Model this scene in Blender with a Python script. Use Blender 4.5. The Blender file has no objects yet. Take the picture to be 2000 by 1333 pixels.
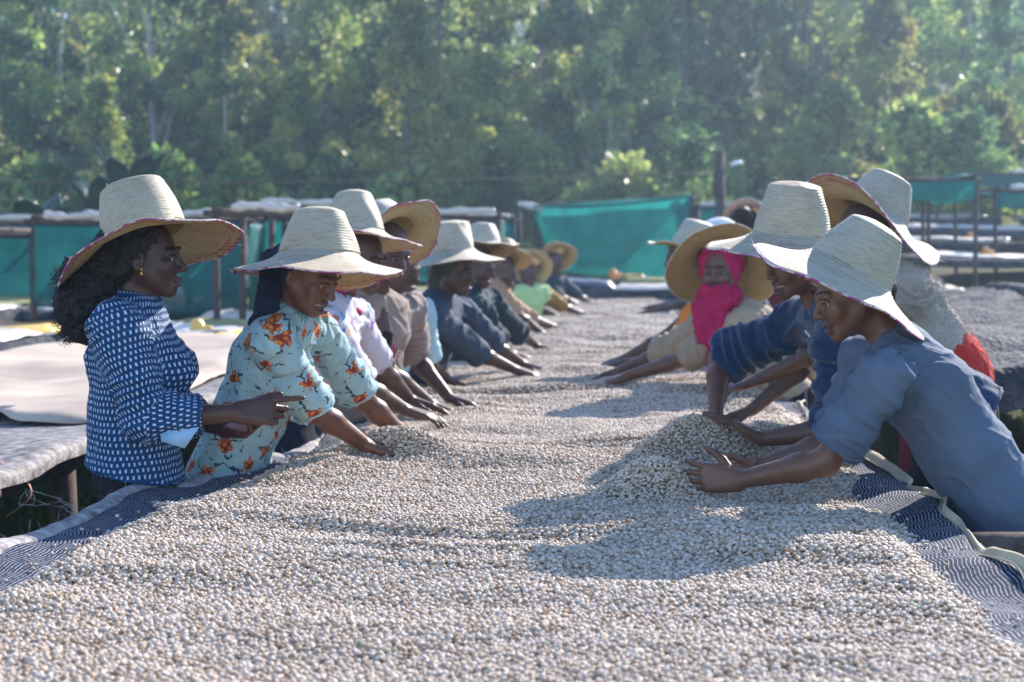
import bpy, math, random
import numpy as np
from mathutils import Vector, Matrix
rnd = random.Random(7)
RS = np.random.RandomState(11)
sc = bpy.context.scene
COL = sc.collection
# ---------------------------------------------------------------- camera, world, sun, exposure
F = 3000.0; HZ = 480.0; CH = 1.55          # focal length in px of the 2000 px frame, horizon row, camera height
def W(px, py, d):
    return np.array([(px-1000.0)/F*d, d, CH-(py-HZ)/F*d])
cd = bpy.data.cameras.new('camera'); cam = bpy.data.objects.new('camera', cd); COL.objects.link(cam)
cam.location = (0, 0, CH); cam.rotation_euler = (math.radians(90), 0, 0)
cd.sensor_width = 36; cd.lens = F/2000*36; cd.shift_y = -(666.5-HZ)/2000
cd.clip_start = 0.05; cd.clip_end = 3000
cd.dof.use_dof = True; cd.dof.focus_distance = 3.95; cd.dof.aperture_fstop = 3.8
sc.camera = cam
SUN_AZ, SUN_EL = 35.0, 31.0
saz, sel = math.radians(SUN_AZ), math.radians(SUN_EL)
sunv = Vector((math.sin(saz)*math.cos(sel), math.cos(saz)*math.cos(sel), math.sin(sel)))
world = bpy.data.worlds.new('World'); sc.world = world; world.use_nodes = True
wn = world.node_tree; bgn = wn.nodes['Background']
sky = wn.nodes.new('ShaderNodeTexSky'); sky.sky_type = 'NISHITA'; sky.sun_disc = False
sky.sun_elevation = sel; sky.sun_rotation = saz; sky.altitude = 1800; sky.air_density = 1.0; sky.dust_density = 0.4; sky.ozone_density = 3.0
wn.links.new(sky.outputs[0], bgn.inputs[0]); bgn.inputs[1].default_value = 0.15
sl = bpy.data.lights.new('sun', 'SUN'); sl.energy = 4.7; sl.angle = math.radians(0.5); sl.color = (1.0, 0.91, 0.82)
so = bpy.data.objects.new('sun', sl); COL.objects.link(so); so.location = (20, 30, 30)
so.rotation_euler = (-sunv).to_track_quat('-Z', 'Y').to_euler()
sc.view_settings.view_transform = 'Standard'; sc.view_settings.look = 'None'
sc.view_settings.exposure = 1.40; sc.view_settings.gamma = 1.0; sc.view_settings.use_curve_mapping = False
sc.render.engine = 'CYCLES'
sc.cycles.use_denoising = True
sc.cycles.max_bounces = 8; sc.cycles.diffuse_bounces = 3; sc.cycles.glossy_bounces = 2
sc.cycles.transmission_bounces = 3; sc.cycles.transparent_max_bounces = 16; sc.cycles.volume_bounces = 0
sc.cycles.caustics_reflective = False; sc.cycles.caustics_refractive = False
sc.cycles.sample_clamp_indirect = 4.0
sc.cycles.volume_step_rate = 4.0

# ---------------------------------------------------------------- small maths
def nz(v): v = np.asarray(v, float); return v/max(1e-9, np.linalg.norm(v))
def lerp(a, b, t): return np.asarray(a, float)*(1-t)+np.asarray(b, float)*t
def A3(*v): return np.array(v, float)
def sstep(a, b, x): t = np.clip((x-a)/(b-a), 0, 1); return t*t*(3-2*t)
def _h(ix, iy, iz, s):
    n = (ix*374761393+iy*668265263+iz*2147483647+s*974634777) & 0xffffffff
    n = ((n ^ (n >> 13))*1274126177) & 0xffffffff
    return ((n ^ (n >> 16)) & 0xffff)/32767.5-1.0
def vnoise(P, s=0):
    P = np.asarray(P, float); I = np.floor(P).astype(np.int64); f = P-I; f = f*f*(3-2*f)
    x, y, z = I[..., 0], I[..., 1], I[..., 2]; fx, fy, fz = f[..., 0], f[..., 1], f[..., 2]
    def L(a, b, t): return a+(b-a)*t
    c = [[[_h(x+i, y+j, z+k, s) for k in (0, 1)] for j in (0, 1)] for i in (0, 1)]
    return L(L(L(c[0][0][0], c[1][0][0], fx), L(c[0][1][0], c[1][1][0], fx), fy),
             L(L(c[0][0][1], c[1][0][1], fx), L(c[0][1][1], c[1][1][1], fx), fy), fz)
def n2(x, y, s=0):
    x, y = np.broadcast_arrays(np.asarray(x, float), np.asarray(y, float))
    return vnoise(np.stack([x, y, np.zeros_like(x)+.5], -1), s)

# ---------------------------------------------------------------- object helpers
def tag(o, label=None, cat=None, group=None, kind=None):
    if label: o['label'] = label
    if cat: o['category'] = cat
    if group: o['group'] = group
    if kind: o['kind'] = kind
    return o
def empty(name, loc, label=None, cat=None, group=None, rz=0):
    o = bpy.data.objects.new(name, None); COL.objects.link(o); o.location = Vector(loc); o.rotation_euler = (0, 0, rz)
    o.empty_display_size = .1
    return tag(o, label, cat, group)
def link(name, me, mat=None, parent=None, loc=None):
    o = bpy.data.objects.new(name, me); COL.objects.link(o)
    if mat is not None and not me.materials: me.materials.append(mat)
    if parent is not None:
        o.parent = parent
        if loc is None:      # world-space mesh under a placed empty: cancel the parents' offset
            off = Vector((0, 0, 0)); q = parent
            while q is not None: off += q.location; q = q.parent
            o.location = -off
        else: o.location = loc
    elif loc is not None: o.location = loc
    return o
def mesh_np(name, V, Fq, smooth=True, attrs=None):
    me = bpy.data.meshes.new(name); V = np.asarray(V, np.float32)
    me.vertices.add(len(V)); me.vertices.foreach_set('co', V.ravel())
    Fq = np.asarray(Fq, np.int32); k = Fq.shape[1]; n = len(Fq)
    me.loops.add(n*k); me.polygons.add(n)
    me.loops.foreach_set('vertex_index', Fq.ravel())
    me.polygons.foreach_set('loop_start', np.arange(0, n*k, k, dtype=np.int32))
    me.polygons.foreach_set('use_smooth', np.full(n, smooth, dtype=bool))
    me.update(calc_edges=True)
    for an, arr in (attrs or {}).items():
        arr = np.asarray(arr, np.float32)
        if arr.ndim == 1:
            a = me.attributes.new(an, 'FLOAT', 'POINT'); a.data.foreach_set('value', arr)
        else:
            a = me.attributes.new(an, 'FLOAT_VECTOR', 'POINT'); a.data.foreach_set('vector', arr.ravel())
    return me
class MB:
    """collects simple pieces into one mesh"""
    def __init__(s): s.v = []; s.f = []; s.n = 0
    def add(s, V, Fs):
        s.v.extend([tuple(map(float, p)) for p in V]); s.f.extend([tuple(i+s.n for i in f) for f in Fs]); s.n += len(V); return s
    def box(s, c, h, R=None):
        c = np.array(c, float); P = np.array([[x, y, z] for x in (-1, 1) for y in (-1, 1) for z in (-1, 1)])*np.array(h)
        if R is not None: P = P@np.array(R).T
        return s.add(P+c, [(0, 1, 3, 2), (4, 6, 7, 5), (0, 4, 5, 1), (2, 3, 7, 6), (0, 2, 6, 4), (1, 5, 7, 3)])
    def tube(s, pts, r, n=8, cap=True, flat=1.0):
        pts = [np.array(p, float) for p in pts]; rr = r if hasattr(r, '__len__') else [r]*len(pts); V = []; Fs = []
        u = None
        for i, p in enumerate(pts):
            d = nz(pts[min(i+1, len(pts)-1)]-pts[max(i-1, 0)])
            if u is None: u = nz(np.cross(d, [0, 0, 1] if abs(d[2]) < .9 else [1, 0, 0]))
            u = nz(u-d*np.dot(u, d)); w = np.cross(d, u)
            for j in range(n):
                a = 2*math.pi*j/n; V.append(p+(u*math.cos(a)+w*math.sin(a)*flat)*rr[i])
        for i in range(len(pts)-1):
            for j in range(n): Fs.append((i*n+j, i*n+(j+1) % n, (i+1)*n+(j+1) % n, (i+1)*n+j))
        if cap: Fs.append(tuple(range(n-1, -1, -1))); Fs.append(tuple((len(pts)-1)*n+j for j in range(n)))
        return s.add(V, Fs)
    def mesh(s, name, smooth=True):
        me = bpy.data.meshes.new(name); me.from_pydata(s.v, [], s.f); me.update()
        if smooth: me.polygons.foreach_set('use_smooth', [True]*len(me.polygons))
        return me
    def build(s, name, mat, parent=None, smooth=True, loc=None): return link(name, s.mesh(name, smooth), mat, parent, loc)
def grid_mesh(name, P, smooth=True, attrs=None, closed=False):
    nu, nv = P.shape[:2]; idx = np.arange(nu*nv).reshape(nu, nv)
    if closed: idx = np.vstack([idx, idx[:1]])
    Fq = np.stack([idx[:-1, :-1], idx[1:, :-1], idx[1:, 1:], idx[:-1, 1:]], -1).reshape(-1, 4)
    return mesh_np(name, P.reshape(-1, 3), Fq, smooth, attrs)

# ---------------------------------------------------------------- materials
class MT:
    def __init__(s, name, rough=.8, col=(.5, .5, .5), spec=.4):
        s.m = bpy.data.materials.new(name); s.m.use_nodes = True; s.t = s.m.node_tree; s.b = s.t.nodes['Principled BSDF']
        s.b.inputs['Roughness'].default_value = rough; s.b.inputs['Base Color'].default_value = (*col, 1)
        s.b.inputs['Specular IOR Level'].default_value = spec
    def N(s, typ, **k):
        n = s.t.nodes.new('ShaderNode'+typ)
        for a, v in k.items():
            if a.startswith('i_'):
                key = a[2:]; key = int(key) if key.isdigit() else key
                n.inputs[key].default_value = v
            else: setattr(n, a, v)
        return n
    def L(s, a, b): s.t.links.new(a, b)
    def coord(s, kind='Object', scale=(1, 1, 1), attr=None):
        if attr: src = s.N('Attribute', attribute_name=attr).outputs['Vector']
        else: src = s.N('TexCoord').outputs[kind]
        mp = s.N('Mapping'); mp.inputs['Scale'].default_value = scale; s.L(src, mp.inputs[0]); return mp.outputs[0]
    def noise(s, co, scale, detail=3, rough=.55, dist=0):
        n = s.N('TexNoise'); n.inputs['Scale'].default_value = scale; n.inputs['Detail'].default_value = detail
        n.inputs['Roughness'].default_value = rough; n.inputs['Distortion'].default_value = dist; s.L(co, n.inputs[0]); return n.outputs[0]
    def ramp(s, fac, stops, interp='LINEAR'):
        r = s.N('ValToRGB'); e = r.color_ramp; e.interpolation = interp
        while len(e.elements) < len(stops): e.elements.new(.5)
        for i, (p, c) in enumerate(stops):
            e.elements[i].position = p; e.elements[i].color = (*c, 1) if len(c) == 3 else c
        s.L(fac, r.inputs[0]); return r.outputs[0]
    def mix(s, fac, a, b, mode='MIX'):
        n = s.N('Mix', data_type='RGBA', blend_type=mode)
        for sock, v in ((n.inputs[0], fac), (n.inputs[6], a), (n.inputs[7], b)):
            if isinstance(v, (int, float)): sock.default_value = v
            elif isinstance(v, tuple): sock.default_value = (*v, 1) if len(v) == 3 else v
            else: s.L(v, sock)
        return n.outputs[2]
    def math(s, op, a, b=None):
        n = s.N('Math', operation=op)
        for i, v in enumerate((a, b)):
            if v is None: continue
            if isinstance(v, (int, float)): n.inputs[i].default_value = v
            else: s.L(v, n.inputs[i])
        return n.outputs[0]
    def bump(s, h, strength=.3, dist=.01):
        n = s.N('Bump'); n.inputs['Strength'].default_value = strength; n.inputs['Distance'].default_value = dist
        s.L(h, n.inputs['Height']); s.L(n.outputs[0], s.b.inputs['Normal']); return n
    def color(s, c):
        if isinstance(c, tuple): s.b.inputs['Base Color'].default_value = (*c, 1)
        else: s.L(c, s.b.inputs['Base Color'])
    def translucent(s, fac, col=None, gain=1.0):
        out = s.t.nodes['Material Output']; tr = s.N('BsdfTranslucent'); mx = s.N('MixShader'); mx.inputs[0].default_value = fac
        src = s.b.inputs['Base Color']
        if col is not None: tr.inputs[0].default_value = (*col, 1)
        elif src.links: s.L(src.links[0].from_socket, tr.inputs[0])
        else: tr.inputs[0].default_value = src.default_value
        s.L(s.b.outputs[0], mx.inputs[1]); s.L(tr.outputs[0], mx.inputs[2]); s.L(mx.outputs[0], out.inputs[0]); return s

def m_plain(name, col, rough=.75, var=.25, scale=20, bump=.15, spec=.3):
    m = MT(name, rough, col, spec); co = m.coord()
    f = m.noise(co, scale, 4)
    m.color(m.ramp(f, [(.3, tuple(c*(1-var) for c in col)), (.7, tuple(min(1, c*(1+var)) for c in col))]))
    m.bump(m.noise(co, scale*4, 3), bump, .004); return m
def m_skin(name, col):
    m = MT(name, .42, col, .42); co = m.coord()
    base = m.ramp(m.noise(co, 14, 4), [(.3, tuple(c*.8 for c in col)), (.7, tuple(c*1.15 for c in col))])
    pal = m.N('Attribute', attribute_name='palm').outputs['Fac']; lip = m.N('Attribute', attribute_name='lip').outputs['Fac']
    c = m.mix(pal, base, (.28, .13, .09)); c = m.mix(lip, c, (.095, .038, .034)); m.color(c)
    m.b.inputs['Subsurface Weight'].default_value = .04; m.b.inputs['Subsurface Radius'].default_value = (.01, .004, .002)
    m.bump(m.math('ADD', m.noise(co, 320, 3), m.math('MULTIPLY', m.noise(co, 38, 3, .6, .8), 2.2)), .35, .0016); return m.m
def m_cloth(name, col, weave=900, rough=.85, var=.15, pattern=None, sheen=.0, trans=0.0):
    m = MT(name, rough, col, .2); co = m.coord()
    base = m.ramp(m.noise(co, 7, 5), [(.3, tuple(c*(1-var) for c in col)), (.7, tuple(min(1, c*(1+var)) for c in col))])
    if pattern: base = pattern(m, base)
    m.color(base); m.b.inputs['Sheen Weight'].default_value = sheen
    h = m.math('ADD', m.math('MULTIPLY', m.noise(co, weave*.35, 2), .25), m.noise(co, 45, 4, .6, .6))
    m.bump(h, .45, .004)
    if trans: m.translucent(trans)
    return m.m
def p_dashes(m, base):        # rows of small white hand-printed dashes
    a = m.N('Attribute', attribute_name='puv').outputs['Vector']
    wob = m.N('VectorMath', operation='SCALE'); nn = m.N('TexNoise'); nn.inputs['Scale'].default_value = 16; nn.inputs['Detail'].default_value = 2
    m.L(a, nn.inputs[0]); m.L(nn.outputs[1], wob.inputs[0]); wob.inputs['Scale'].default_value = .016
    ad = m.N('VectorMath', operation='ADD'); m.L(a, ad.inputs[0]); m.L(wob.outputs[0], ad.inputs[1])
    sp = m.N('SeparateXYZ'); m.L(ad.outputs[0], sp.inputs[0])
    row = m.math('FLOOR', m.math('DIVIDE', sp.outputs[1], .0185)); off = m.math('MULTIPLY', row, .37)
    fx = m.math('FRACT', m.math('ADD', m.math('DIVIDE', sp.outputs[0], .0135), off)); fy = m.math('FRACT', m.math('DIVIDE', sp.outputs[1], .0185))
    wx = m.math('LESS_THAN', m.math('ABSOLUTE', m.math('SUBTRACT', fx, .5)),   .165); wy = m.math('LESS_THAN', m.math('ABSOLUTE', m.math('SUBTRACT', fy, .5)), .26)
    return m.mix(m.math('MULTIPLY', wx, wy), base, (.46, .53, .66))
def p_floral(m, base):
    a = m.N('Attribute', attribute_name='puv').outputs['Vector']
    nn = m.N('TexNoise'); nn.inputs['Scale'].default_value = 55; nn.inputs['Detail'].default_value = 3; m.L(a, nn.inputs[0])
    wob = m.N('VectorMath', operation='SCALE'); m.L(nn.outputs[1], wob.inputs[0]); wob.inputs['Scale'].default_value = .03
    ad = m.N('VectorMath', operation='ADD'); m.L(a, ad.inputs[0]); m.L(wob.outputs[0], ad.inputs[1])
    v = m.N('TexVoronoi'); v.inputs['Scale'].default_value = 9.5; v.inputs['Randomness'].default_value = .75; v.voronoi_dimensions = '2D'; m.L(ad.outputs[0], v.inputs[0])
    petal = m.N('TexVoronoi'); petal.inputs['Scale'].default_value = 85; m.L(a, petal.inputs[0])
    flo = m.ramp(petal.outputs['Distance'], [(0, (.85, .36, .12)), (.3, (.72, .19, .05)), (.6, (.26, .04, .02))])
    isf = m.math('LESS_THAN', m.math('ADD', v.outputs['Distance'], m.math('MULTIPLY', petal.outputs['Distance'], .26)), .34)
    e = m.N('TexVoronoi', feature='DISTANCE_TO_EDGE', voronoi_dimensions='2D'); e.inputs['Scale'].default_value = 17; m.L(ad.outputs[0], e.inputs[0])
    ln = m.math('LESS_THAN', e.outputs['Distance'], .05); msk = m.math('GREATER_THAN', m.noise(a, 30, 2), .5)
    near = m.math('LESS_THAN', v.outputs['Distance'], .62)
    tw = m.math('MULTIPLY', m.math('MULTIPLY', ln, msk), near)
    c = m.mix(tw, base, (.05, .07, .08)); return m.mix(isf, c, flo)
def p_embroid(m, base):
    a = m.N('Attribute', attribute_name='puv').outputs['Vector']
    v = m.N('TexVoronoi'); v.inputs['Scale'].default_value = 16; m.L(a, v.inputs[0])
    isf = m.math('LESS_THAN', v.outputs['Distance'], .26); return m.mix(isf, base, m.mix(.5, v.outputs['Color'], (.25, .1, .35)))
def p_stripes(m, base):
    a = m.N('Attribute', attribute_name='puv').outputs['Vector']; sp = m.N('SeparateXYZ'); m.L(a, sp.inputs[0])
    f = m.math('FRACT', m.math('DIVIDE', sp.outputs[0], .045)); return m.mix(m.math('LESS_THAN', f, .3), base, (.45, .03, .12))
def m_straw(name, col=(.62, .56, .43), dots=False, strength=.5):
    m = MT(name, .55, col, .45)
    a = m.coord(attr='puv'); sp = m.N('SeparateXYZ'); m.L(a, sp.inputs[0])
    mp = m.N('Mapping'); mp.inputs['Scale'].default_value = (60, 420, 1); m.L(a, mp.inputs[0])
    f = m.noise(mp.outputs[0], 1.0, 3, .6)
    blotch = m.noise(a, 12, 3)
    mq = m.N('Mapping'); mq.inputs['Scale'].default_value = (22, 120, 1); m.L(a, mq.inputs[0]); f2 = m.noise(mq.outputs[0], 1.0, 4, .65); f = m.math('ADD', m.math('MULTIPLY', f, .55), m.math('MULTIPLY', f2, .45))
    c1 = m.ramp(f, [(.34, tuple(c*.42 for c in col)), (.47, col), (.66, tuple(min(1, c*1.2) for c in col))])
    c2 = m.mix(m.math('MULTIPLY', blotch, .45), c1, tuple(c*.6 for c in (col[0]*1.1, col[1], col[2]*.7)))
    if dots:   # magenta lozenges worked into the outer rim plaits (z of puv = 1 at rim)
        v = m.N('TexVoronoi'); v.inputs['Scale'].default_value = 42; v.inputs['Randomness'].default_value = .35; m.L(a, v.inputs[0])
        rim = m.math('GREATER_THAN', sp.outputs[2], .80); q = m.math('LESS_THAN', v.outputs['Distance'], .44)
        patch = m.math('GREATER_THAN', m.noise(a, 5, 1), .40)
        c2 = m.mix(m.math('MULTIPLY', m.math('MULTIPLY', rim, q), patch), c2, (.33, .02, .10))
    oi = m.N('ObjectInfo'); vr = m.ramp(oi.outputs['Random'], [(0, (.74, .70, .60)), (.35, (1, .97, .90)), (.7, (.86, .84, .80)), (1, (1, 1, 1))]); c2 = m.mix(1.0, c2, vr, 'MULTIPLY')
    st = m.ramp(m.noise(a, 7, 4, .7, .8), [(.50, (1, 1, 1)), (.72, (.70, .60, .46))]); c2 = m.mix(.8, c2, st, 'MULTIPLY')
    m.color(c2)
    w = m.math('ADD', f, m.math('MULTIPLY', m.noise(a, 260, 2), .6)); m.bump(w, strength*1.5, .004)
    m.translucent(.12, tuple(c*.8 for c in (col[0], col[1]*.8, col[2]*.5)))
    return m.m
# ---------------------------------------------------------------- implicit-surface modeller (smooth unions, surface nets)
class Sdf:
    def __init__(s): s.p = []
    def cone(s, a, b, ra, rb, k=.02, cut=None, lab=0, sub=False):
        s.p.append(dict(t='c', a=A3(*a), b=A3(*b), ra=ra, rb=rb, k=k, cut=cut, lab=lab, sub=sub)); return s
    def ec(s, a, b, ra, rb, u, v, k=.03, cut=None, lab=0, sub=False):
        """cone with elliptical section: ra=(ru,rv) at a, rb at b; u, v unit section axes"""
        a = A3(*a); b = A3(*b)
        w = nz(b-a) if np.linalg.norm(b-a) > 1e-6 else None
        if w is None: w = np.cross(u, v); rw = ra[2] if len(ra) > 2 else min(ra)
        else: rw = min(min(ra), min(rb)); u = nz(u-w*np.dot(u, w)); v = nz(np.cross(w, u))*np.sign(np.dot(np.cross(w, u), v) or 1)
        s.p.append(dict(t='e', a=a, b=b, ra=ra, rb=rb, u=A3(*u), v=A3(*v), w=A3(*w), rw=rw, k=k, cut=cut, lab=lab, sub=sub)); return s
    def ell(s, c, r, M, k=.02, lab=0, sub=False):
        return s.ec(c, c, r, r, M[:, 0], M[:, 1], k, None, lab, sub)
    @staticmethod
    def ev(q, P):
        ba = q['b']-q['a']; L2 = float(ba@ba); pa = P-q['a'].astype(P.dtype)
        t = np.clip((pa@ba.astype(P.dtype))/L2, 0, 1) if L2 > 1e-10 else np.zeros(P.shape[:-1], P.dtype)
        r = pa-t[..., None]*ba.astype(P.dtype)
        if q['t'] == 'c':
            d = np.sqrt((r*r).sum(-1))-(q['ra']+(q['rb']-q['ra'])*t)
        else:
            ru = q['ra'][0]+(q['rb'][0]-q['ra'][0])*t; rv = q['ra'][1]+(q['rb'][1]-q['ra'][1])*t; rw = q['rw']
            qu = (r@q['u'].astype(P.dtype))/ru; qv = (r@q['v'].astype(P.dtype))/rv; qw = (r@q['w'].astype(P.dtype))/rw
            k0 = np.sqrt(qu*qu+qv*qv+qw*qw); k1 = np.sqrt((qu/ru)**2+(qv/rv)**2+(qw/rw)**2)+1e-6
            d = k0*(k0-1)/k1; d = np.where(k0 < .25, -np.minimum(ru, rv)*(1-k0), d)
        if q['cut'] is not None:
            for (cp, cn) in (q['cut'] if isinstance(q['cut'], list) else [q['cut']]):
                d = np.maximum(d, (P-np.asarray(cp, P.dtype))@np.asarray(cn, P.dtype))
        return d
    @staticmethod
    def rad(q):
        m = max(q['ra'] if hasattr(q['ra'], '__len__') else [q['ra']]); n = max(q['rb'] if hasattr(q['rb'], '__len__') else [q['rb']])
        if q['t'] == 'e': m = max(m, q['rw'])
        return max(m, n)
    def mesh(s, h):
        los = np.array([np.minimum(q['a'], q['b'])-s.rad(q)-q['k']*.5 for q in s.p if not q['sub']]); his = np.array([np.maximum(q['a'], q['b'])+s.rad(q)+q['k']*.5 for q in s.p if not q['sub']])
        lo = los.min(0)-3*h; hi = his.max(0)+3*h; n = np.ceil((hi-lo)/h).astype(int)+1
        g = np.full(n, .5, np.float32); ax = [(lo[i]+h*np.arange(n[i])).astype(np.float32) for i in range(3)]
        for q in s.p:
            R = s.rad(q)+q['k']+2.5*h
            a = np.maximum(((np.minimum(q['a'], q['b'])-R-lo)/h).astype(int), 0); b = np.minimum(((np.maximum(q['a'], q['b'])+R-lo)/h).astype(int)+2, n)
            if np.any(b <= a): continue
            sl = tuple(slice(a[i], b[i]) for i in range(3))
            P = np.stack(np.meshgrid(ax[0][sl[0]], ax[1][sl[1]], ax[2][sl[2]], indexing='ij'), -1)
            d = s.ev(q, P); G = g[sl]; k = q['k']
            if q['sub']:
                d = -d; hh = np.maximum(k-np.abs(G-d), 0)/k; g[sl] = np.maximum(G, d)+hh*hh*k*.25
            else:
                hh = np.maximum(k-np.abs(G-d), 0)/k; g[sl] = np.minimum(G, d)-hh*hh*k*.25
        return surface_nets(g, lo, h)
    def labels(s, V):
        V = V.astype(np.float32); best = np.full(len(V), 9., np.float32); lab = np.zeros(len(V), int)
        for q in s.p:
            if q['sub']: continue
            d = s.ev(q, V); m = d < best; best[m] = d[m]; lab[m] = q['lab']
        return lab
def surface_nets(g, lo, h):
    ins = g < 0; n = g.shape; st = np.array([n[1]*n[2], n[2], 1])
    ids = []; pts = []; quads = []
    for ax in range(3):
        s0 = [slice(None)]*3; s1 = [slice(None)]*3; s0[ax] = slice(0, -1); s1[ax] = slice(1, None)
        cr = ins[tuple(s0)] != ins[tuple(s1)]; I = np.argwhere(cr)
        if not len(I): continue
        a = g[tuple(s0)][cr]; b = g[tuple(s1)][cr]; t = a/(a-b)
        P = I.astype(float); P[:, ax] += t; o1, o2 = [(1, 2), (2, 0), (0, 1)][ax]
        cells = []
        for d1, d2 in ((-1, -1), (0, -1), (0, 0), (-1, 0)):
            c = I.copy(); c[:, o1] += d1; c[:, o2] += d2; cid = c@st; cells.append(cid); ids.append(cid); pts.append(P)
        Q = np.stack(cells, -1); fl = a < 0; Q[~fl] = Q[~fl][:, ::-1]; quads.append(Q)
    ids = np.concatenate(ids); pts = np.concatenate(pts); Q = np.concatenate(quads)
    u, inv = np.unique(ids, return_inverse=True); cnt = np.bincount(inv)
    V = np.stack([np.bincount(inv, pts[:, i])/cnt for i in range(3)], -1)*h+lo
    Q = np.searchsorted(u, Q); return V, Q
def vnorm(V, Q):
    N = np.zeros_like(V); d1 = V[Q[:, 2]]-V[Q[:, 0]]; d2 = V[Q[:, 3]]-V[Q[:, 1]]; fn = np.cross(d1, d2)
    for i in range(4):
        for c in range(3): N[:, c] += np.bincount(Q[:, i], fn[:, c], len(V))
    return N/np.maximum(1e-12, np.linalg.norm(N, axis=1))[:, None]
def relax(V, Q, it=2, f=.5):
    for _ in range(it):
        S = np.zeros_like(V); C = np.zeros(len(V))
        for i in range(4):
            j = Q[:, (i+1) % 4]
            for c in range(3): S[:, c] += np.bincount(Q[:, i], V[j, c], len(V))
            C += np.bincount(Q[:, i], minlength=len(V))
            for c in range(3): S[:, c] += np.bincount(j, V[Q[:, i], c], len(V))
            C += np.bincount(j, minlength=len(V))
        V = V*(1-f)+f*S/C[:, None]
    return V
def drop_caps(V, Q, cuts):
    """open the flat caps left by cut planes (cuffs, hems, necklines)"""
    fc = V[Q].mean(1); d1 = V[Q[:, 2]]-V[Q[:, 0]]; d2 = V[Q[:, 3]]-V[Q[:, 1]]; fn = np.cross(d1, d2); fn /= np.maximum(1e-12, np.linalg.norm(fn, axis=1))[:, None]
    keep = np.ones(len(Q), bool)
    for (p, n, r, tol) in cuts:
        dd = fc-p; keep &= ~((np.abs(dd@n) < tol) & (fn@n > .75) & (np.linalg.norm(dd, axis=1) < r))
    Q = Q[keep]; used = np.unique(Q); mp = np.full(len(V), -1); mp[used] = np.arange(len(used)); return V[used], mp[Q], used
# ---------------------------------------------------------------- people
def head_frame(fd, roll=0.0):
    f = nz(fd); r = nz(np.cross(f, [0, 0, 1])); u = np.cross(r, f)
    c, s_ = math.cos(roll), math.sin(roll); r2 = r*c+u*s_; u2 = u*c-r*s_
    return np.stack([r2, f, u2], 1)
def head_prims(S, c, M, s=1.0, mouth=0.0, lab=1, detail=True):
    H = lambda x, y, z: c+M@(A3(x, y, z)*s)
    E = lambda x, y, z, rx, ry, rz, k=.02, sub=False: S.ell(H(x, y, z), (rx*s, ry*s, rz*s), M, k*s, lab, sub)
    C = lambda a, b, ra, rb, k=.012, sub=False: S.cone(H(*a), H(*b), ra*s, rb*s, k*s, None, lab, sub)
    E(0, -.014, .032, .074, .094, .086)
    E(0, .030, -.030, .060, .062, .082, .03)
    for x in (-1, 1):
        C((x*.052, .005, -.045), (x*.014, .068, -.092), .020, .016, .02)
        E(x*.040, .066, -.026, .024, .020, .026, .02)
        C((x*.012, .088, .019), (x*.044, .076, .017), .009, .008, .012)
        if detail:
            E(x*.031, .100, -.002, .017, .014, .011, .012, True)
    C((0, .072, -.096), (0, .070, -.090), .019, .018, .02)
    C((0, .090, .006), (0, .112, -.030), .0075, .0115, .014)
    if detail:
        for x in (-1, 1):
            C((x*.012, .100, -.036), (x*.011, .098, -.036), .0085, .008, .008)
        o = mouth
        for i in range(-2, 3):
            x0 = i*.0095; x1 = (i+1)*.0095
            if i == 2: continue
            y0 = .1015-abs(x0)*.42; y1 = .1015-abs(x1)*.42
            C((x0, y0-.002, -.062+o*abs(x0)*.25), (x1, y1-.002, -.062+o*abs(x1)*.25), .0062, .0062, .006)
            C((x0, y0-.003-o*.2*.01, -.077-o*.012+o*abs(x0)*.5), (x1, y1-.003-o*.2*.01, -.077-o*.012+o*abs(x1)*.5), .0064, .0064, .006)
        if mouth > 0: C((-.015, .093, -.069-.005*o), (.015, .093, -.069-.005*o), .0035+.005*o, .0035+.005*o, .004, True)
        for x in (-1, 1):
            E(x*.077, -.008, -.012, .008, .018, .032, .008)
            E(x*.083, -.004, -.010, .006, .009, .018, .006, True)
    else:
        C((-.018, .093, -.070), (.018, .093, -.070), .010, .010, .01)
    return H
def hand_prims(S, w, f, n, t, curl=(.25, .3, .3, .35), spread=.06, thumb=.9, s=1.0, lab=2, point=False, k=.004):
    """w wrist, f towards the fingers, n out of the palm, t towards the thumb"""
    f = nz(f); t = nz(t-f*np.dot(t, f)); n = nz(np.cross(f, t))*np.sign(np.dot(np.cross(f, t), n) or 1)
    P = lambda a, b, c_: w+(f*a+t*b+n*c_)*s
    kn = [(.090, .030), (.094, .0105), (.089, -.009), (.080, -.027)]
    for i, (a, b) in enumerate(kn):
        S.cone(P(.0, b*.55, 0), P(a, b, -.002), .0165*s, .0120*s, .012, None, lab)
    S.cone(P(.02, -.012, .004), P(.055, -.024, .006), .014*s, .012*s, .012, None, lab)
    L = [(.043, .026, .021), (.047, .030, .022), (.043, .028, .021), (.034, .021, .019)]
    for i, (a, b) in enumerate(kn):
        sp = (1.5-i)*spread; c = curl[i]; p = P(a, b, -.002); ang = c*.7
        for j, l in enumerate(L[i]):
            d = nz(f*math.cos(ang)+n*math.sin(ang)+t*math.sin(sp)); q = p+d*l*s
            r0 = (.0094-.0009*j)*s*(.9 if i == 3 else 1); S.cone(p, q, r0, r0-.0008*s, k, None, lab); p = q; ang += c*1.15
    p = P(.018, .018, .006); d = nz(f*.75+t*thumb+n*.25)
    for l, r0, r1 in ((.044, .0145, .0115), (.033, .0112, .0098), (.027, .0098, .0078)):
        q = p+d*l*s; S.cone(p, q, r0*s, r1*s, .006, None, lab); p = q; d = nz(d+f*.35)
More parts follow.
